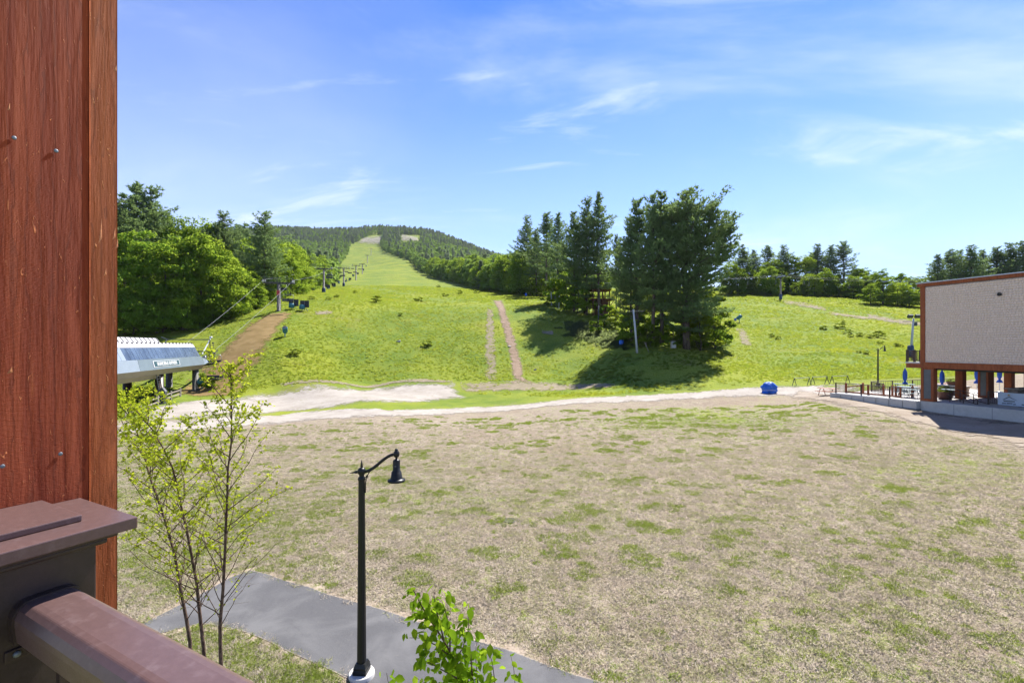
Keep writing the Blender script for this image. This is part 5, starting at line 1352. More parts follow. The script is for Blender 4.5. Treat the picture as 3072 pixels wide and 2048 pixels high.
# ------------------------------------------------------------------ split-rail fence, boulder panel by the terminal
fpts = [G(x, y) for x, y in ((375, 1252), (420, 1236), (473, 1215), (513, 1199), (541, 1189))]
fe = empty('rail_fence', fpts[0], 0, 'weathered two-rail wooden fence in front of the lift terminal', 'fence')
for i, q in enumerate(fpts):
    l = q - fpts[0]; MB().bar(l + Vector((0, 0, -.3)), l + Vector((0, 0, 1.15)), .17, .17).build('post', MAT['weathered'], fe)
    if i:
        m_ = fpts[i - 1] - fpts[0]
        for z in (.35, .88): MB().bar(m_ + Vector((0, -.05, z)), l + Vector((0, -.05, z)), .09, .13).build('rail', MAT['weathered'], fe)
bp = G(478, 1212)
bd = MB().add([(-.55, 0, 0), (.5, .1, 0), (.62, .12, 1.5), (.25, .08, 2.05), (-.35, .0, 1.6), (-.55, .4, 0), (.5, .5, 0), (.62, .5, 1.5), (.25, .45, 2.0), (-.35, .4, 1.6)],
              [(0, 1, 2, 3, 4), (9, 8, 7, 6, 5), (0, 5, 6, 1), (1, 6, 7, 2), (2, 7, 8, 3), (3, 8, 9, 4), (4, 9, 5, 0)])
tag(bd.build('standing_stone', MAT['slate'], None, bp), 'grey slab standing at the rail fence under the terminal', 'stone')
st = G(560, 1181)
# ------------------------------------------------------------------ poles
def pole(name, base, top_off, r0, r1, mat, label, cat, group=None):
    t = empty(name, base, 0, label, cat, group)
    MB().tube([(0, 0, -.5), Vector(top_off) * .5, top_off], [r0, (r0 + r1) / 2, r1], 10).build('shaft', mat, t)
    return t
p = G(1912, 1058); h = (1058 - 928) / F * p.y
MAT['pale_pole'] = plain('pale_pole', (.42, .45, .48), .6, 0, .12, 2)
t = pole('utility_pole', p, (-(1912 - 1900) / F * p.y, 0, h), .20, .15, MAT['pale_pole'], 'pale grey utility pole in front of the middle pines', 'pole', 'utility poles')
MB().bar((-1.9, 0, h - .35), (1.2, 0, h - .3), .11).build('crossarm', MAT['pole_wood'], t)
tag(MB().tube([G(1947, 1056) + Vector((0, 0, -.1)), PT(1934, 1026, G(1947, 1056).y)], .06, 6).build('leaning_stake', MAT['pole_wood']), 'thin leaning stake right of the pale utility pole', 'stake')
p = G(1655, 916); h = (916 - 832) / F * p.y
t = pole('utility_pole', p, (-.25, 0, h), .17, .13, MAT['pale_pole'], 'pale utility pole with guy wires left of the tree house', 'pole', 'utility poles')
for q in ((1672, 926), (1677, 925)):
    e = G(*q) - p; MB().tube([(-.2, 0, h * .78), e], .025, 5).build('guy_wire', MAT['rope'], t)
p = G(1677, 926); pole('utility_pole', p, (0, 0, 42 / F * p.y), .12, .11, MAT['pale_pole'], 'short grey post right of the guyed utility pole', 'pole', 'utility poles')
p = G(1795, 985); pole('utility_pole', p, (.05, 0, 68 / F * p.y), .12, .11, MAT['dark_steel'], 'dark post below the tree house', 'pole', 'utility poles')
for px, py, top, lb in ((1390, 851, 808, 'thin pale pole at the trail edge, nearest of the row'), (1349, 840, 813, 'thin pale pole at the trail edge, second of the row'), (1320, 834, 804, 'thin pale pole at the trail edge, third of the row'), (1297, 824, 796, 'thin pale pole at the trail edge, fourth of the row'), (1470, 867, 813, 'thin pale pole in front of the trees left of the dirt track')):
    p = G(px, py); pole('utility_pole', p, (0, 0, (py - top) / F * p.y), .16, .13, MAT['pale_pole'], lb, 'pole', 'thin poles along the trail')
for px, py, top, lb in ((1019, 786, 776, 'white marker post at the left trail edge'), (1028, 772, 764, 'second white marker post at the left trail edge'), (1036, 758, 750, 'third white marker post at the left trail edge')):
    p = G(px, py); pole('marker_post', p, (1, 0, (py - top) / F * p.y), .5, .4, MAT['white_paint'], lb, 'post', 'white markers along the trail')
p = G(2732, 1070); h = (1070 - 955) / F * p.y
t = pole('floodlight_pole', p, (.45, 0, h), .20, .14, MAT['pale_pole'], 'grey floodlight pole with a blue pad behind the lodge balcony', 'floodlight pole')
MB().lathe([(.45, 0), (.48, .3), (.44, 1.7), (.36, 1.9)], 12).build('pad', MAT['blue_pad'], t)
MB().bar((-1.3, 0, h - .5), (1.9, 0, h - .5), .09).build('crossarm', MAT['dark_steel'], t)
for dx in (-.15, 1.05):
    MB().boxm(Matrix.Translation((dx, -.1, h + .35)) @ Matrix.Rotation(.5, 4, 'X') @ Matrix.Diagonal((.75, .35, .55, 1))).build('floodlight', MAT['dark_steel'], t)
MB().box(.62, .95, -.2, .2, h - 1.2, h - .6).build('junction_box', MAT['dark_steel'], t)

# ------------------------------------------------------------------ tree house platforms in the grove
p = GY(1798, 124); TZ = Hs(p.x, p.y)
th = empty('tree_house', (p.x, p.y, TZ), R(8), 'brown wooden two-level climbing platform among the pines', 'tree house')
m2 = 124 / F
def thz(py): return ZC - (py - HY) * m2 - TZ
zl, zu = thz(898), thz(870)
for z0, x0, x1, nm in ((zl, -2.6, 3.3, 'lower'), (zu, -2.6, 2.5, 'upper')):
    pf = MB().box(x0, x1, -2.0, 2.0, z0 - .30, z0 - .06).build('platform_frame', MAT['tree_house'], th)
    n_ = int((x1 - x0) / .3)
    for i in range(n_): MB().box(x0 + i * .3 + .01, x0 + i * .3 + .29, -2.05, 2.05, z0 - .058, z0).build('plank', MAT['tree_house'], pf)
    for yy_ in (-2.0, 2.0):
        for zz_ in (.45, .75, 1.1): MB().bar((x0, yy_, z0 + zz_), (x1, yy_, z0 + zz_), .05, .10).build('railing_bar', MAT['tree_house'], pf)
        for k in range(5): x = x0 + (x1 - x0) * k / 4; MB().bar((x, yy_, z0), (x, yy_, z0 + 1.15), .10).build('railing_post', MAT['tree_house'], pf)
    for xx_ in (x0, x1):
        for zz_ in (.45, .75, 1.1): MB().bar((xx_, -2, z0 + zz_), (xx_, 2, z0 + zz_), .05, .10).build('railing_bar', MAT['tree_house'], pf)
for x, y in ((-2.2, -1.7), (-2.2, 1.7), (.3, -1.7), (.3, 1.7), (2.1, -1.7), (2.1, 1.7)): MB().bar((x, y, -.8), (x, y, zu + .05), .24).build('post', MAT['tree_house'], th)
for y in (-1.8, 1.8): MB().bar((1.9, y, zl - 2.4), (3.3, y, zl - .25), .14).build('brace', MAT['tree_house'], th)
MB().box(-1.0, 1.9, -1.3, 1.3, -.2, zl - .5).build('stair_core', MAT['tree_house'], th)
stp = MB()
for y in (-2.4, -1.6): stp.bar((1.5, y, zl - 2.2), (5.2, y, -.4), .08, .22).bar((1.5, y, zl - 1.2), (5.2, y, .6), .06, .10)
stp.build('stair_rail', MAT['tree_house'], th)
for i in range(9): f = i / 9; MB().box(1.6 + 3.5 * f, 1.9 + 3.5 * f, -2.4, -1.6, zl - 2.2 - (zl - 1.9) * f, zl - 2.14 - (zl - 1.9) * f).build('stair_tread', MAT['tree_house'], th)
# small blue and pale things near the grove
def barrel(p, label, r=.45, h=.9, mat='blue_tarp'):
    t = empty('barrel', p, 0, label, 'barrel'); MB().lathe([(r * .9, 0), (r, .1), (r, h * .33), (r * 1.04, h * .36), (r, h * .39), (r, h * .9), (r * .85, h)], 14).build('body', MAT[mat], t)
    MB().lathe([(r * .87, h + .001), (r * .87, h + .05), (r * .8, h + .06)], 14).build('lid', MAT[mat], t)
barrel(G(1864, 1035), 'blue barrel at the left foot of the middle pines'); barrel(G(1578, 889), 'small blue barrel by the leftmost grove pine', .4, 1.2); barrel(G(2206, 962), 'small blue barrel on the slope right of the grove', .3, .6)
p = G(2020, 1044); bx = empty('cabinet', p, .2, 'pale metal cabinet at the foot of the largest pine', 'cabinet'); MB().box(-.42, .42, -.25, .25, 0, 1.25).build('case', MAT['concrete_pale'], bx, bevel=.03); MB().box(-.36, .36, -.275, -.252, .12, 1.14).build('door', MAT['pale_pole'], bx)
for px, py, s, lb in ((1528, 1040, .5, 'pale stone lying beside the dirt track'), (1195, 1025, .8, 'pale flat stone in the middle of the near slope'), (1605, 1110, .4, 'small stone on the green right of the dirt track'), (2302, 903, .5, 'dark stone below the ridge tower')):
    p = G(px, py); rg2 = np.random.default_rng(px); d_ = unit(rg2.normal(size=(14, 3)))
    import bmesh
    bm = bmesh.new(); [bm.verts.new(tuple(v * np.array([.8, .6, .32]) * s * rg2.uniform(.8, 1.2))) for v in d_]; bmesh.ops.convex_hull(bm, input=bm.verts)
    me = bpy.data.meshes.new('stone'); bm.to_mesh(me); bm.free(); me.materials.append(MAT['concrete_pale']); tag(link('stone', me, None, p + Vector((0, 0, .1))), lb, 'stone', 'loose stones on the slope')

# ------------------------------------------------------------------ tarp-covered thing, ski racks, drain
p = G(2308, 1179); rg2 = np.random.default_rng(4)
n_, m_ = 40, 22; vs = []
for i in range(m_ + 1):
    f = i / m_; z = 1.45 * f
    rr = (1.05 + .12 * math.sin(f * 3.2)) * (1 - max(0, f - .55) ** 1.6 * 1.9) if f < 1 else .12
    for k in range(n_):
        a = 6.2832 * k / n_
        w = 1 + .10 * math.sin(a * 7 + f * 3) * (1 - f) + .07 * math.sin(a * 4 - f * 5) + .05 * math.sin(a * 13 + f * 9) + rg2.normal() * .012
        vs.append((rr * w * math.cos(a), rr * w * math.sin(a) * .8, z + .06 * math.sin(a * 5)))
tm = MB(); tm.add(vs, [(i * n_ + k, i * n_ + (k + 1) % n_, (i + 1) * n_ + (k + 1) % n_, (i + 1) * n_ + k) for i in range(m_) for k in range(n_)], True)
tm.f.append(tuple(m_ * n_ + k for k in range(n_))); tm.sm.append(True)
tm.v = [(x * (.72 + .05 * math.sin(z * 9 + x * 5)), y * .75, z * .92) for x, y, z in tm.v]
tp_ = empty('tarp_bundle', p, 0, 'bundle wrapped in a bright blue tarp standing on the gravel road', 'tarp bundle')
tm.build('tarp', MAT['blue_tarp'], tp_)
tie = MB().tube([(.88 * math.cos(a), .74 * math.sin(a), .40 + .03 * math.sin(a * 3)) for a in np.linspace(0, 6.2832, 40)], .018, 5); tie.build('tie_rope', MAT['white_paint'], tp_)
MB().add([(-1.1, -.45, .02), (-.5, -.72, .02), (-.45, -.5, .3), (-.85, -.3, .25), (-1.1, -.45, .05), (-.5, -.72, .05)], [(0, 1, 2, 3), (4, 5, 2, 3), (0, 4, 5, 1), (3, 0, 4), (1, 5, 2)]).build('tarp_flap', MAT['blue_tarp'], tp_)
for (xa2, ya2), (xb2, yb2), lb in (((2383, 1157), (2428, 1155), 'metal A-frame ski rack nearest the blue tarp bundle'), ((2438, 1153), (2481, 1152), 'middle one of three metal A-frame ski racks'), ((2496, 1151), (2543, 1150), 'metal A-frame ski rack nearest the patio')):
    a, c_ = G(xa2, ya2), G(xb2, yb2)
    t = empty('ski_rack', a, 0, lb, 'ski rack', 'ski racks by the gravel road')
    e = c_ - a; pr_ = Vector((-e.y, e.x, 0)).normalized()
    pr_ = (pr_ * .3 + Vector((1, 0, 0)) * .7).normalized() * .40
    for q in (Vector((0, 0, 0)), e):
        MB().bar(q + pr_ * -1, q + Vector((0, 0, .98)), .05).bar(q + pr_, q + Vector((0, 0, .98)), .05).bar(q + pr_ * -.5 + Vector((0, 0, .48)), q + pr_ * .5 + Vector((0, 0, .48)), .035).build('leg_frame', MAT['dark_steel'], t)
    MB().bar(Vector((0, 0, .98)), e + Vector((0, 0, .98)), .06).build('top_bar', MAT['galv'], t)
p = G(1530, 1562)
dr = empty('storm_drain', p, .1, 'round iron storm drain cover set in the dry lawn', 'drain')
MB().lathe([(.27, -.1), (.27, .035), (.235, .04), (.235, .01)], 24).build('rim', MAT['iron'], dr)
for i in range(7):
    x = -.18 + i * .06; l = math.sqrt(.23 ** 2 - x * x); MB().box(x - .017, x + .017, -l, l, .012, .034).build('bar', MAT['iron'], dr)
# ------------------------------------------------------------------ lodge on the right
O = Vector((35.4, 41.8, 0)); th_ = math.atan2(-.9496, .3134)
A_, B_ = Vector((.3134, -.9496, 0)), Vector((.9496, .3134, 0))
LZ = 2.34                                    # floor level
L = empty('lodge', O, th_, 'lodge with a blank grey shingle wall over an open colonnade', 'building')
SX = 15.0; DX = 16.0                          # size along the wall / depth
ZB, ZTOP = 5.64, 12.50
MB().box(.012, SX, .02, DX, ZB - .35, ZTOP - .35).build('wall', MAT['shingle'], L)
# shingles, course by course
rg = np.random.default_rng(9); V = []; Fs = []; tn = []
rows = 34; rh = (ZTOP - .42 - ZB) / rows
def shing(x0, x1, z0, z1, t0, t1):
    b0 = len(V)
    V.extend([(x0, -t0, z0), (x1, -t0, z0), (x1, -t1, z1), (x0, -t1, z1), (x0, .018, z0), (x1, .018, z0), (x1, .018, z1), (x0, .018, z1)])
    Fs.extend([(b0, b0 + 1, b0 + 2, b0 + 3), (b0, b0 + 4, b0 + 5, b0 + 1), (b0 + 1, b0 + 5, b0 + 6, b0 + 2), (b0 + 3, b0 + 7, b0 + 4, b0), (b0 + 2, b0 + 6, b0 + 7, b0 + 3)]); tn.extend([rg.uniform()] * 5)
for r_ in range(rows):
    x = .31 - rg.uniform(0, .2); z0 = ZB + r_ * rh
    while x < SX - .05:
        w = rg.choice([.13, .17, .21, .25]) * rg.uniform(.9, 1.1); x1 = min(x + w, SX); xs_ = max(x, .31)
        if x1 - xs_ > .02: shing(xs_ + .004, x1 - .004, z0 + rg.uniform(-.012, .006), z0 + rh * 1.06, .024 + rg.uniform(0, .005), .008)
        x = x1
def shingle_mat():
    t = NT('shingles'); a = t.attr('tint'); p = t.coord('Object')
    c = t.mix(a, (.68, .56, .465), (.73, .605, .51)); c = t.mix(t.rng(t.noise(p, .35, 4, .6), .4, .7, 0, .3), c, (.67, .55, .46))
    t.pbr(c, .85, 0, t.bump(t.noise(t.coord('Object', scale=(60, 60, 6)), 1, 4), .25, .01), .25); return t.m
sh = link('shingles', np_mesh('shingles', V, Fs, shingle_mat(), tn), L); sh['kind'] = 'stuff'
# trim
MB().box(-.06, .30, -.055, .3, ZB - .47, ZTOP - .34).build('corner_trim', MAT['cedar'], L)
fa = MB().box(-.25, SX + .2, -.14, DX + .2, ZTOP - .34, ZTOP - .08).build('fascia', MAT['cedar'], L)
MB().box(-.32, SX + .25, -.20, DX + .25, ZTOP - .078, ZTOP).build('roof', MAT['galv'], fa)
MB().box(-.045, SX, -.075, .22, ZB - .47, ZB - .02).build('beam', MAT['cedar'], L)
MB().box(-.03, SX, -.095, -.078, ZB - .06, ZB + .03).build('beam_cap', MAT['cedar'], L)
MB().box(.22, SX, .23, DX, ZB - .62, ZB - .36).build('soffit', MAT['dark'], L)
# foundation
fd = MB().box(-.02, SX, -.04, 1.2, .2, LZ - .02).build('foundation', MAT['concrete'], L)
MB().box(.0, SX, 1.21, DX, .2, LZ - .06).build('floor_slab', MAT['concrete_pale'], L)
for x in (2.4, 4.9, 7.4): MB().box(x - .012, x + .012, -.046, -.041, .2, LZ - .03).build('formwork_seam', MAT['grey_panel'], fd)
def column(x0, x1, d0, d1, panel=True, nm='column'):
    c_ = MB().box(x0, x1, d0, d1, LZ, ZB - .475).build(nm, MAT['cedar'], L)
    if panel:
        MB().box(x0 + .22 * (x1 - x0), x1 - .22 * (x1 - x0), d0 - .012, d0 - .002, LZ + .22, ZB - .60).build('inset_panel', MAT['grey_panel'], c_)
        for q in (x0, x1 - .16 * (x1 - x0)): MB().box(q - .012, q + .16 * (x1 - x0) + .012, d0 - .045, d0 - .003, LZ + .16, ZB - .57).build('stile', MAT['cedar'], c_)
        MB().box(x0 - .02, x1 + .02, d0 - .05, d0 - .003, LZ, LZ + .158).build('plinth_board', MAT['cedar'], c_)
    return c_
column(.0, .95, -.02, .45)
# front line of columns (towards the hill)
for d0, pan in ((4.4, False), (7.6, True), (11.3, False), (14.4, True)):
    column(.0, .55 if not pan else .75, d0, d0 + (.55 if not pan else .8), pan)
column(7.6, 8.4, 13.2, 14.0, False)
MB().box(9.5, 14.8, 5.0, 15.5, LZ, ZB - .475).build('service_core', MAT['bronze_side'], L)
# upper balcony facing the hill
MB().box(-1.25, -.062, .05, DX, ZB - .50, ZB - .12).build('balcony_fascia', MAT['cedar'], L)
bd_ = MB().box(-1.30, -.062, .02, DX, ZB - .118, ZB + .02).build('balcony_deck', MAT['concrete_pale'], L)
for x, d0 in ((-1.2, .06), (-.62, .06), (-.14, .06), (-1.2, 3.0), (-1.2, 6.0)): MB().box(x - .07, x + .07, d0, d0 + .14, ZB + .02, ZB + 1.08).build('balcony_post', MAT['bronze_side'], L)
MB().box(-1.13, -.21, .09, .15, ZB + .94, ZB + 1.0).build('balcony_rail', MAT['bronze_side'], L)
MB().box(-1.13, -.21, .09, .15, ZB + .12, ZB + .17).build('balcony_rail', MAT['bronze_side'], L)
MB().box(-1.24, -1.18, .2, DX, ZB + .94, ZB + 1.0).build('balcony_rail', MAT['bronze_side'], L)
for i in range(9):
    x = -1.08 + i * .105
    if abs(x + .62) > .08: MB().box(x - .011, x + .011, .11, .132, ZB + .17, ZB + .94).build('baluster', MAT['bronze_side'], L)
for i in range(40): d0 = .35 + i * .13; MB().box(-1.22, -1.20, d0, d0 + .022, ZB + .15, ZB + .94).build('baluster', MAT['bronze_side'], L)
vt = MB().lathe([(.13, 0), (.13, .10), (.10, .12), (.02, .12)], 14); vt.v = [(v[0], -v[2] - .034, v[1]) for v in vt.v]; vt.build('wall_vent', MAT['dark'], L, (5.35, 0, ZTOP - 1.52))
def LP(s, d, z): return O + A_ * s + B_ * d + Vector((0, 0, z))

# ------------------------------------------------------------------ patio
PS = -8.05
pa = MB().box(PS, -.03, .0, 18, .6, LZ - .05)
tag(pa.build('patio', MAT['concrete_pale'], None, O, th_), 'pale concrete patio in front of the lodge', None, None, 'structure')
rw = empty('retaining_wall', O, th_, 'low grey wall of seven large concrete blocks edging the patio', 'wall')
bw = (-.06 - PS) / 7
for i in range(7):
    x0 = PS + i * bw
    bb = MB().box(x0 + .022, x0 + bw - .022, -.50, -.01, 1.25 + .02 * (i % 2), LZ - .06)
    bb.build('block', MAT['concrete'], rw, bevel=.03)
MB().box(PS - .05, -.02, -.62, -.02, 1.1, 1.62).build('footing', MAT['grey_panel'], rw)
def railing(name, pts, posts_at, label, h=1.02, gap=.13, grp='patio railings'):
    """pts: list of (s, d) in lodge coordinates"""
    t = empty(name, O + Vector((0, 0, LZ - .05)), th_, label, 'railing', grp)
    for a, c_ in zip(pts, pts[1:]):
        a3, c3 = Vector((a[0], a[1], 0)), Vector((c_[0], c_[1], 0)); Ln = (c3 - a3).length
        MB().bar(a3 + Vector((0, 0, h)), c3 + Vector((0, 0, h)), .075, .05).build('top_rail', MAT['bronze_side'], t)
        MB().bar(a3 + Vector((0, 0, .10)), c3 + Vector((0, 0, .10)), .04, .04).build('bottom_rail', MAT['bronze_side'], t)
        n_ = int(Ln / gap)
        me = None
        for i in range(1, n_):
            q = a3.lerp(c3, i / n_)
            if me is None:
                o = MB().box(-.010, .010, -.010, .010, .12, h - .03).build('baluster', MAT['bronze_side'], t, q); me = o.data
            else: link('baluster', me, t, q)
        k = max(1, round(Ln / posts_at))
        for i in range(k + 1):
            q = a3.lerp(c3, i / k); MB().box(q.x - .045, q.x + .045, q.y - .045, q.y + .045, -.0, h + .03).build('post', MAT['bronze_side'], t)
    return t
railing('patio_railing', [(PS + .15, .15), (-.12, .15)], 2.6, 'dark metal patio railing above the concrete block wall')
railing('patio_railing', [(PS + .15, 5.2), (PS + .15, 17.8)], 3.2, 'dark metal patio railing along the hill side of the patio', gap=.26)
railing('patio_railing', [(PS + 2.6, 3.4), (PS + .3, 5.0)], 3.0, 'short dark metal railing beside the patio lamp post')
railing('patio_railing', [(3.1, 3.0), (9.5, 3.0)], 3.2, 'dark metal railing under the lodge beside the banner')
# stair rails going down under the lodge
sr = empty('stair_railing', LP(1.2, 1.0, LZ), th_, 'slanting metal stair handrails under the lodge by the corner column', 'railing')
for d0 in (.2, 1.5):
    MB().bar((0, d0, .55), (2.3, d0 + .2, -.1), .05).build('handrail', MAT['bronze_side'], sr); MB().bar((0, d0, 1.0), (2.3, d0 + .2, .35), .05).build('handrail', MAT['bronze_side'], sr)
    for k in range(3): MB().bar((.2 + k * .95, d0 + .05, -.05), (.2 + k * .95, d0 + .05, .95 - k * .27), .045).build('post', MAT['bronze_side'], sr)
# wooden entry posts and low rail at the open corner
en = empty('entry_barrier', LP(PS + .5, .9, LZ - .05), th_, 'orange wooden posts with a low rail inside the patio corner', 'barrier')
for i, (x, d0) in enumerate(((.0, .2), (.5, 1.9), (2.3, .1), (3.0, 1.2), (3.6, 1.5), (4.3, .9), (4.9, .6), (5.1, 1.9))): MB().box(x - .07, x + .07, d0 - .07, d0 + .07, 0, 1.0).build('post', MAT['cedar'], en)
MB().bar((.0, .2, .10), (5.1, .4, .10), .1, .12).build('low_rail', MAT['cedar'], en); MB().bar((.0, .2, .6), (.5, 1.9, .7), .06, .1).build('low_rail', MAT['cedar'], en)

def picnic_table(s, d, rz, label, top='teal_top', z=LZ - .05, frame='dark_steel'):
    t = empty('picnic_table', LP(s, d, z), th_ + rz, label, 'picnic table', 'picnic tables on the patio')
    tp = None
    for i in range(5): MB().box(-.9, .9, -.375 + i * .152, -.375 + i * .152 + .14, .72, .76).build('top_plank', MAT[top], t)
    for sg_ in (-1, 1):
        for k in range(2): MB().box(-.9, .9, sg_ * .70 - .14 + k * .145, sg_ * .70 - .005 + k * .145, .43, .47).build('bench_plank', MAT[top], t)
    for x in (-.62, .62):
        MB().bar((x, -.82, .41), (x, .82, .41), .05).bar((x, -.36, .70), (x, .36, .70), .05).bar((x, -.3, .70), (x, -.68, .0), .05).bar((x, .3, .70), (x, .68, .0), .05).build('leg_frame', MAT[frame], t)
    return t
picnic_table(-6.9, 8.6, .3, 'picnic table under the leftmost folded umbrella'); picnic_table(-4.3, 5.0, .1, 'picnic table near the block wall end of the patio'); picnic_table(-2.4, 2.4, -.1, 'picnic table left of the corner column')
picnic_table(-3.2, 8.4, .2, 'picnic table seen just right of the corner column'); picnic_table(-1.6, 5.6, .1, 'nearest picnic table seen through the colonnade'); picnic_table(-6.4, 13.0, .4, 'red planked picnic table behind the corner column', 'red_plank')
picnic_table(-9.6, 1.2, .2, 'reddish wooden picnic table outside the patio corner', 'red_plank', Hs(*LP(-9.6, 1.2, 0)[:2]), 'red_plank')
def umbrella(s, d, z, label, h=2.3):
    t = empty('umbrella', LP(s, d, z), th_, label, 'umbrella', 'folded blue umbrellas')
    MB().lathe([(.28, 0), (.28, .06), (.05, .09), (.022, .10), (.022, h)], 12).build('pole', MAT['galv'], t)
    n_ = 16; pr = [(.03, h + .12), (.06, h), (.15, h - .28), (.17, h - .7), (.15, h - 1.05), (.085, h - 1.22), (.07, h - 1.28), (.13, h - 1.36), (.23, h - 1.55), (.20, h - 1.62)]
    vs = [(r * (1 + .22 * math.cos(k * 6.2832 / n_ * 8)) * math.cos(6.2832 * k / n_), r * (1 + .22 * math.cos(k * 6.2832 / n_ * 8)) * math.sin(6.2832 * k / n_), z_) for r, z_ in pr for k in range(n_)]
    cn = MB().add(vs, [(i * n_ + k, (i + 1) * n_ + k, (i + 1) * n_ + (k + 1) % n_, i * n_ + (k + 1) % n_) for i in range(len(pr) - 1) for k in range(n_)], True).build('canopy', MAT['blue_cloth'], t)
    MB().lathe([(.082, h - 1.29), (.092, h - 1.27), (.092, h - 1.23), (.082, h - 1.21)], 14).build('strap', MAT['blue_cloth'], cn)
    MB().lathe([(.02, h + .1), (.035, h + .16), (.01, h + .22)], 8).build('finial', MAT['galv'], t)
umbrella(-6.9, 8.75, LZ - .05, 'folded blue umbrella standing left of the lodge corner'); umbrella(-3.4, 8.55, LZ - .05, 'folded blue umbrella half hidden by the corner column')
umbrella(-3.0, 13.1, LZ - .05, 'folded blue umbrella left in the rear opening of the colonnade', 2.6); umbrella(-3.0, 16.7, LZ - .05, 'folded blue umbrella right in the rear opening of the colonnade', 2.6)
# stone fire wall, planters, bar, banner
fw = empty('stone_wall', LP(-2.6, 8.6, LZ - .05), th_, 'low field-stone wall with a flower bowl on the patio', 'wall')
rg2 = np.random.default_rng(21)
for r_ in range(4):
    x = -1.3
    while x < 1.3:
        w = rg2.uniform(.22, .46); MB().box(x + .01, min(x + w, 1.3) - .01, -.25 - rg2.uniform(0, .03), .25, r_ * .22 + .01, r_ * .22 + .21).build('stone', MAT['stone'], fw, bevel=.03); x += w
MB().box(-1.4, 1.4, -.33, .33, .885, .96).build('cap', MAT['concrete_pale'], fw)
def planter(loc, r, h, label):
    t = empty('planter', loc, 0, label, 'planter', 'planters'); MB().lathe([(r * .72, 0), (r, h), (r * 1.06, h), (r * 1.06, h + .05), (r * .9, h + .05), (r * .88, h - .04)], 16).build('pot', MAT['terracotta'], t)
    link('plant', SHRUB[1][1], t, (0, 0, h - .05)).scale = (r * .55, r * .55, r * .28)
planter(LP(-.3, 3.6, LZ - .05), .62, .62, 'dark planter with green plants right of the corner column'); planter(LP(-2.6, 8.6, LZ + .92), .42, .28, 'flower bowl on the stone wall'); planter(LP(-3.2, 14.6, LZ - .05), .5, .55, 'planter behind the bar under the lodge')
ba = empty('bar_counter', LP(2.1, 8.2, LZ - .05), th_, 'long bar counter with a pale top under the lodge', 'bar counter')
MB().box(-.2, .5, -.2, 5.6, 0, .98).build('front', MAT['weathered'], ba); MB().box(-.4, .7, -.4, 5.8, .985, 1.06).build('counter_top', MAT['concrete_pale'], ba); MB().box(-.25, -.2, -.2, 5.6, .78, .92).build('trim', MAT['cedar'], ba)
# banner on the railing
bn = empty('banner', LP(3.75, 2.93, LZ - .02), th_, 'white banner with a mountain line and a diamond emblem on the railing', 'banner')
cl_ = MB(); nx = 16
vs = [(x_ * 2.9 / nx, -.03 * math.sin(x_ * 1.3) - .02, z_) for z_ in (.0, .5, 1.02) for x_ in range(nx + 1)]
cl_.add(vs, [(r_ * (nx + 1) + k, r_ * (nx + 1) + k + 1, (r_ + 1) * (nx + 1) + k + 1, (r_ + 1) * (nx + 1) + k) for r_ in range(2) for k in range(nx)], True); cl_.build('cloth', MAT['banner'], bn)
def ink(nm, poly, mat): MB().prism(poly, 'y', -.075, -.068).build(nm, MAT[mat], bn)
ink('mountain_line', [(.35, .45), (.75, .74), (.95, .60), (1.2, .48), (1.25, .44), (.95, .55), (.75, .68), (.4, .42)], 'banner_ink')
ink('sun_mark', [(.62, .80), (.72, .90), (.82, .80), (.76, .78), (.68, .78)], 'banner_gold')
ink('emblem', [(1.85, .68), (2.05, .92), (2.25, .68), (2.05, .44)], 'banner_green'); MB().prism([(1.97, .68), (2.05, .80), (2.13, .68), (2.05, .56)], 'y', -.083, -.076).build('emblem_centre', MAT['banner_gold'], bn)
for x0, x1, z0 in ((.3, .55, .10), (.6, .95, .13), (1.0, 1.15, .09), (1.5, 1.75, .12), (1.8, 2.05, .10), (2.12, 2.5, .13), (.4, 1.1, .30), (1.7, 2.4, .33)): ink('lettering_line', [(x0, z0), (x1, z0 + .02), (x1, z0 + .09), (x0, z0 + .08)], 'banner_ink' if z0 < .25 else 'grey_panel')
# stacked things behind the banner
cs_ = empty('folded_chairs', LP(7.1, 3.5, LZ - .02), th_, 'folded pale chairs leaning by the banner', 'folded chairs')
for k in range(4): MB().bar((k * .22, 0, 0), (k * .22 - .3, .3, 1.15), .05, .16).build('folded_chair', MAT['white_paint'], cs_)
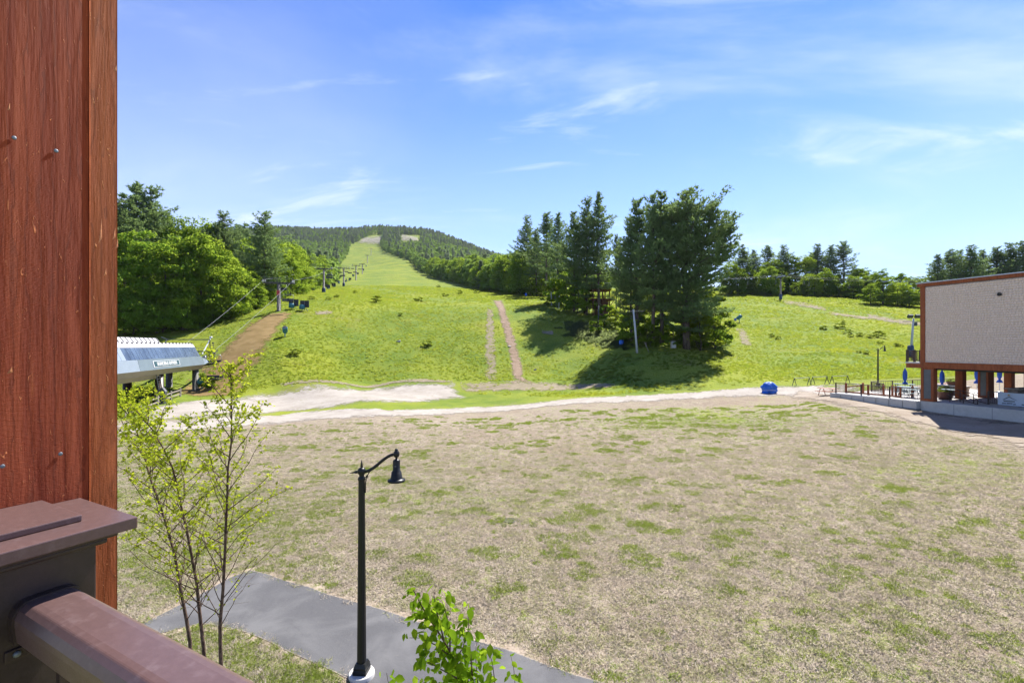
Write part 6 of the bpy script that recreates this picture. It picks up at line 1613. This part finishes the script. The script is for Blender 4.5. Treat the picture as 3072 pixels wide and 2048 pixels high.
# ------------------------------------------------------------------ young birch in front of the balcony
def z3(x, y): return 340 + x * .587, 1080 + y * .587
stems = [([(392, 1440), (375, 1330), (345, 1180), (315, 1000), (275, 850), (225, 700), (190, 610), (165, 510), (130, 390), (90, 300), (62, 230)], 10.95),
         ([(462, 1475), (440, 1280), (425, 1130), (395, 970), (370, 840), (345, 740), (325, 640), (300, 540), (250, 440), (195, 350), (120, 260)], 10.75),
         ([(548, 1515), (545, 1350), (560, 1180), (570, 1000), (575, 840), (583, 700), (585, 560), (603, 430), (605, 300), (603, 150), (590, 30)], 10.55)]
bb = GY(606, 10.75)
birch = empty('young_birch_tree', bb, 0, 'young three-stemmed birch with sparse yellow-green leaves left of the street lamp', 'tree')
rg = np.random.default_rng(33)
LC, LN, LA = [], [], []
for si, (pl_, Y) in enumerate(stems):
    P3 = []
    for i, q in enumerate(pl_):
        f = i / (len(pl_) - 1); P3.append(PT(*z3(*q), Y + .45 * math.sin(f * 2 + si * 2) * f))
    b0 = P3[0].copy(); P3.insert(0, Vector((b0.x + .03, b0.y, Hs(b0.x, b0.y) - .1)))
    P3 = resample(P3, 26); tot = len(P3)
    rad = [.034 * (1 - i / tot) ** .8 + .006 for i in range(tot)]
    MB().tube([p - bb for p in P3], rad, 8).build('trunk', MAT['birch_bark'], birch)
    br = MB()
    k = 4.0; side_ = 0
    while k < tot - 1.2:
        i = int(k); t = k / tot; p = P3[i].lerp(P3[i + 1], k - i)
        az = side_ * 2.4 + rg.normal() * .5; side_ += 1
        ln = (.55 + 2.0 * (1 - t) * rg.uniform(.45, 1.15)) * (.75 if t < .25 else 1)
        el = rg.uniform(.55, 1.0)
        d0 = Vector((math.cos(az) * math.cos(el), math.sin(az) * math.cos(el) * .8, math.sin(el)))
        pts = [p]; d_ = d0.copy()
        ns = 6
        for j in range(ns):
            d_ = (d_ + Vector((rg.normal() * .12, rg.normal() * .12, .03))).normalized(); pts.append(pts[-1] + d_ * ln / ns)
        br.tube([q - bb for q in pts], [.0095 * (1 - j / (ns + 1)) + .0022 for j in range(ns + 1)], 4, False)
        for j in range(2, ns + 1):
            for _ in range(2 if j < ns else 3):
                a2 = rg.uniform(0, 6.28); tw_ = Vector((math.cos(a2), math.sin(a2), rg.uniform(.0, 1.0))).normalized()
                l2 = rg.uniform(.10, .38) * (1 - .4 * t)
                e = pts[j] + tw_ * l2
                br.tube([pts[j] - bb, e - bb], [.0032, .0015], 3, False)
                nl = rg.integers(2, 6) if t > .28 else (rg.integers(1, 4) if rg.random() < .5 else 0)
                if t > .62: nl += 3
                for q in range(nl):
                    f = rg.uniform(.25, 1.05); c = pts[j].lerp(e, f) + Vector(rg.normal(size=3) * .035)
                    LC.append(tuple(c - bb)); LN.append(rg.normal(size=3) * .7 + np.array([0, -.15, .55])); LA.append((tw_.x, tw_.y, -.4))
        k += rg.uniform(.32, .62)
    br.build('branches', MAT['birch_bark'], birch)
LC = np.array(LC); LN = unit(np.array(LN)); LA = np.array(LA)
V, Fq = leaf_quads(LC, LN, rg.uniform(.05, .10, len(LC)), rg, .66, LA)
link('crown', np_mesh('birch_crown', V, Fq, MAT['birch_leaf'], rg.uniform(0, 1, len(LC))), birch)

# ------------------------------------------------------------------ leafy young tree at the bottom of the picture
SY = 3.9
sb_ = GY(1500, SY); sb_.x += .12
sap = empty('young_leafy_tree', sb_, 0, 'young tree with fresh bright green leaves rising at the bottom centre', 'tree')
shoots = [([(1500, 2420), (1450, 2160), (1407, 2048), (1365, 1979), (1332, 1921), (1288, 1855), (1262, 1812), (1240, 1768)], .016, 0, 1.0),
          ([(1365, 1979), (1310, 1935), (1262, 1912), (1228, 1912)], .006, -.12, 1.0), ([(1332, 1921), (1312, 1840), (1300, 1780), (1312, 1768)], .006, .10, 1.0), ([(1350, 1950), (1350, 1880), (1335, 1830), (1325, 1800)], .006, -.1, 1.0),
          ([(1420, 2070), (1412, 1960), (1406, 1880), (1404, 1828)], .006, .05, 1.0), ([(1440, 2150), (1432, 2030), (1426, 1960), (1430, 1925)], .006, .2, .8), ([(1490, 2200), (1486, 2060), (1478, 1990), (1464, 1945)], .006, -.05, .8),
          ([(1550, 2260), (1546, 2060), (1541, 2000), (1531, 1962)], .005, .15, .6), ([(1400, 2050), (1330, 2010), (1285, 1985), (1250, 1982)], .006, -.2, 1.0), ([(1415, 2090), (1330, 2070), (1280, 2050), (1245, 2030)], .006, .0, 1.0),
          ([(1430, 2120), (1380, 2060), (1360, 2020), (1375, 1985)], .006, .12, 1.0), ([(1300, 2300), (1200, 2120), (1165, 2050), (1160, 2018)], .006, -.1, .7), ([(1440, 2150), (1340, 2120), (1300, 2090), (1290, 2050)], .006, -.15, 1.0), ([(1290, 1860), (1262, 1850), (1240, 1845)], .004, .1, 1.0),
          ([(1380, 2000), (1345, 1990), (1320, 1950), (1300, 1960)], .005, .05, 1.0), ([(1365, 1979), (1390, 1940), (1395, 1900)], .005, -.05, 1.0)]
LC, LN, LA, LS = [], [], [], []
br = MB()
for pts, r, dy, dn_ in shoots:
    P3 = resample([PT(q[0], q[1], SY + dy * i / (len(pts) - 1)) for i, q in enumerate(pts)], 14)
    if r > .01:
        P3 = [Vector((sb_.x, sb_.y, sb_.z - .2)), Vector((sb_.x - .02, sb_.y + .03, sb_.z + 1.6))] + P3
        MB().tube([p - sb_ for p in P3], [.032, .026] + [r * (1 - i / 15) + .002 for i in range(14)], 8).build('trunk', MAT['birch_bark'], sap)
        P3 = P3[2:]
    else: br.tube([p - sb_ for p in P3], [r * (1 - i / 15) + .001 for i in range(14)], 4, False)
    Ln = sum((b_ - a_).length for a_, b_ in zip(P3, P3[1:])); nl = int(Ln / .0155 * dn_)
    for q in range(nl):
        f = rg.uniform(.12 if r < .01 else .42, 1.0) * 12.99; i = int(f); p = P3[i].lerp(P3[i + 1], f - i)
        a2 = rg.uniform(0, 6.283); o_ = Vector((math.cos(a2) * .075, math.sin(a2) * .07, rg.uniform(-.05, .05))) * rg.uniform(.4, 1.3)
        LC.append(tuple(p + o_ - sb_)); LA.append((o_.x * 8, o_.y * 8, -.55)); LN.append(rg.normal(size=3) * .45 + np.array([o_.x * 4, o_.y * 4 - .25, .7])); LS.append(rg.uniform(.05, .115))
br.build('branches', MAT['birch_bark'], sap)
LC = np.array(LC); LN = unit(np.array(LN)); LA = np.array(LA); LS = np.array(LS)
# pointed oval leaves with a folded midrib
n = len(LC); U = unit(LA + rg.normal(size=(n, 3)) * .4); U = unit(U - LN * (U * LN).sum(-1, keepdims=True)); W = np.cross(LN, U); s = LS[:, None]
base = LC - U * s * .5
pr = [(0, 0, 0), (.28, .27, .05), (.62, .24, .05), (1.0, 0, -.06), (.62, -.24, .05), (.28, -.27, .05), (.5, 0, -.01)]
V = np.stack([base + U * s * a + W * s * b_ + LN * s * c for a, b_, c in pr], 1).reshape(-1, 3)
i7 = np.arange(n)[:, None] * 7
Ft = np.concatenate([i7 + np.array([q]) for q in ((0, 6, 1), (1, 6, 2), (2, 6, 3), (3, 6, 4), (4, 6, 5), (5, 6, 0))])
tn = np.tile(rg.uniform(0, 1, n), 6)
link('crown', np_mesh('sapling_crown', V, Ft, MAT['sapling_leaf'], tn), sap)
# ------------------------------------------------------------------ summer haze over the whole valley
hb = MB().box(-3200, 3200, -90, 4300, -60, 430)
hm = bpy.data.materials.new('haze'); hm.use_nodes = True
hm.node_tree.nodes.clear()
ho = hm.node_tree.nodes.new('ShaderNodeOutputMaterial'); hv = hm.node_tree.nodes.new('ShaderNodeVolumePrincipled')
hv.inputs['Color'].default_value = (.80, .88, 1.0, 1); hv.inputs['Density'].default_value = .00004; hv.inputs['Anisotropy'].default_value = .2
hm.node_tree.links.new(hv.outputs[0], ho.inputs['Volume'])
tag(hb.build('haze', hm), 'thin blue summer haze', None, None, 'stuff')
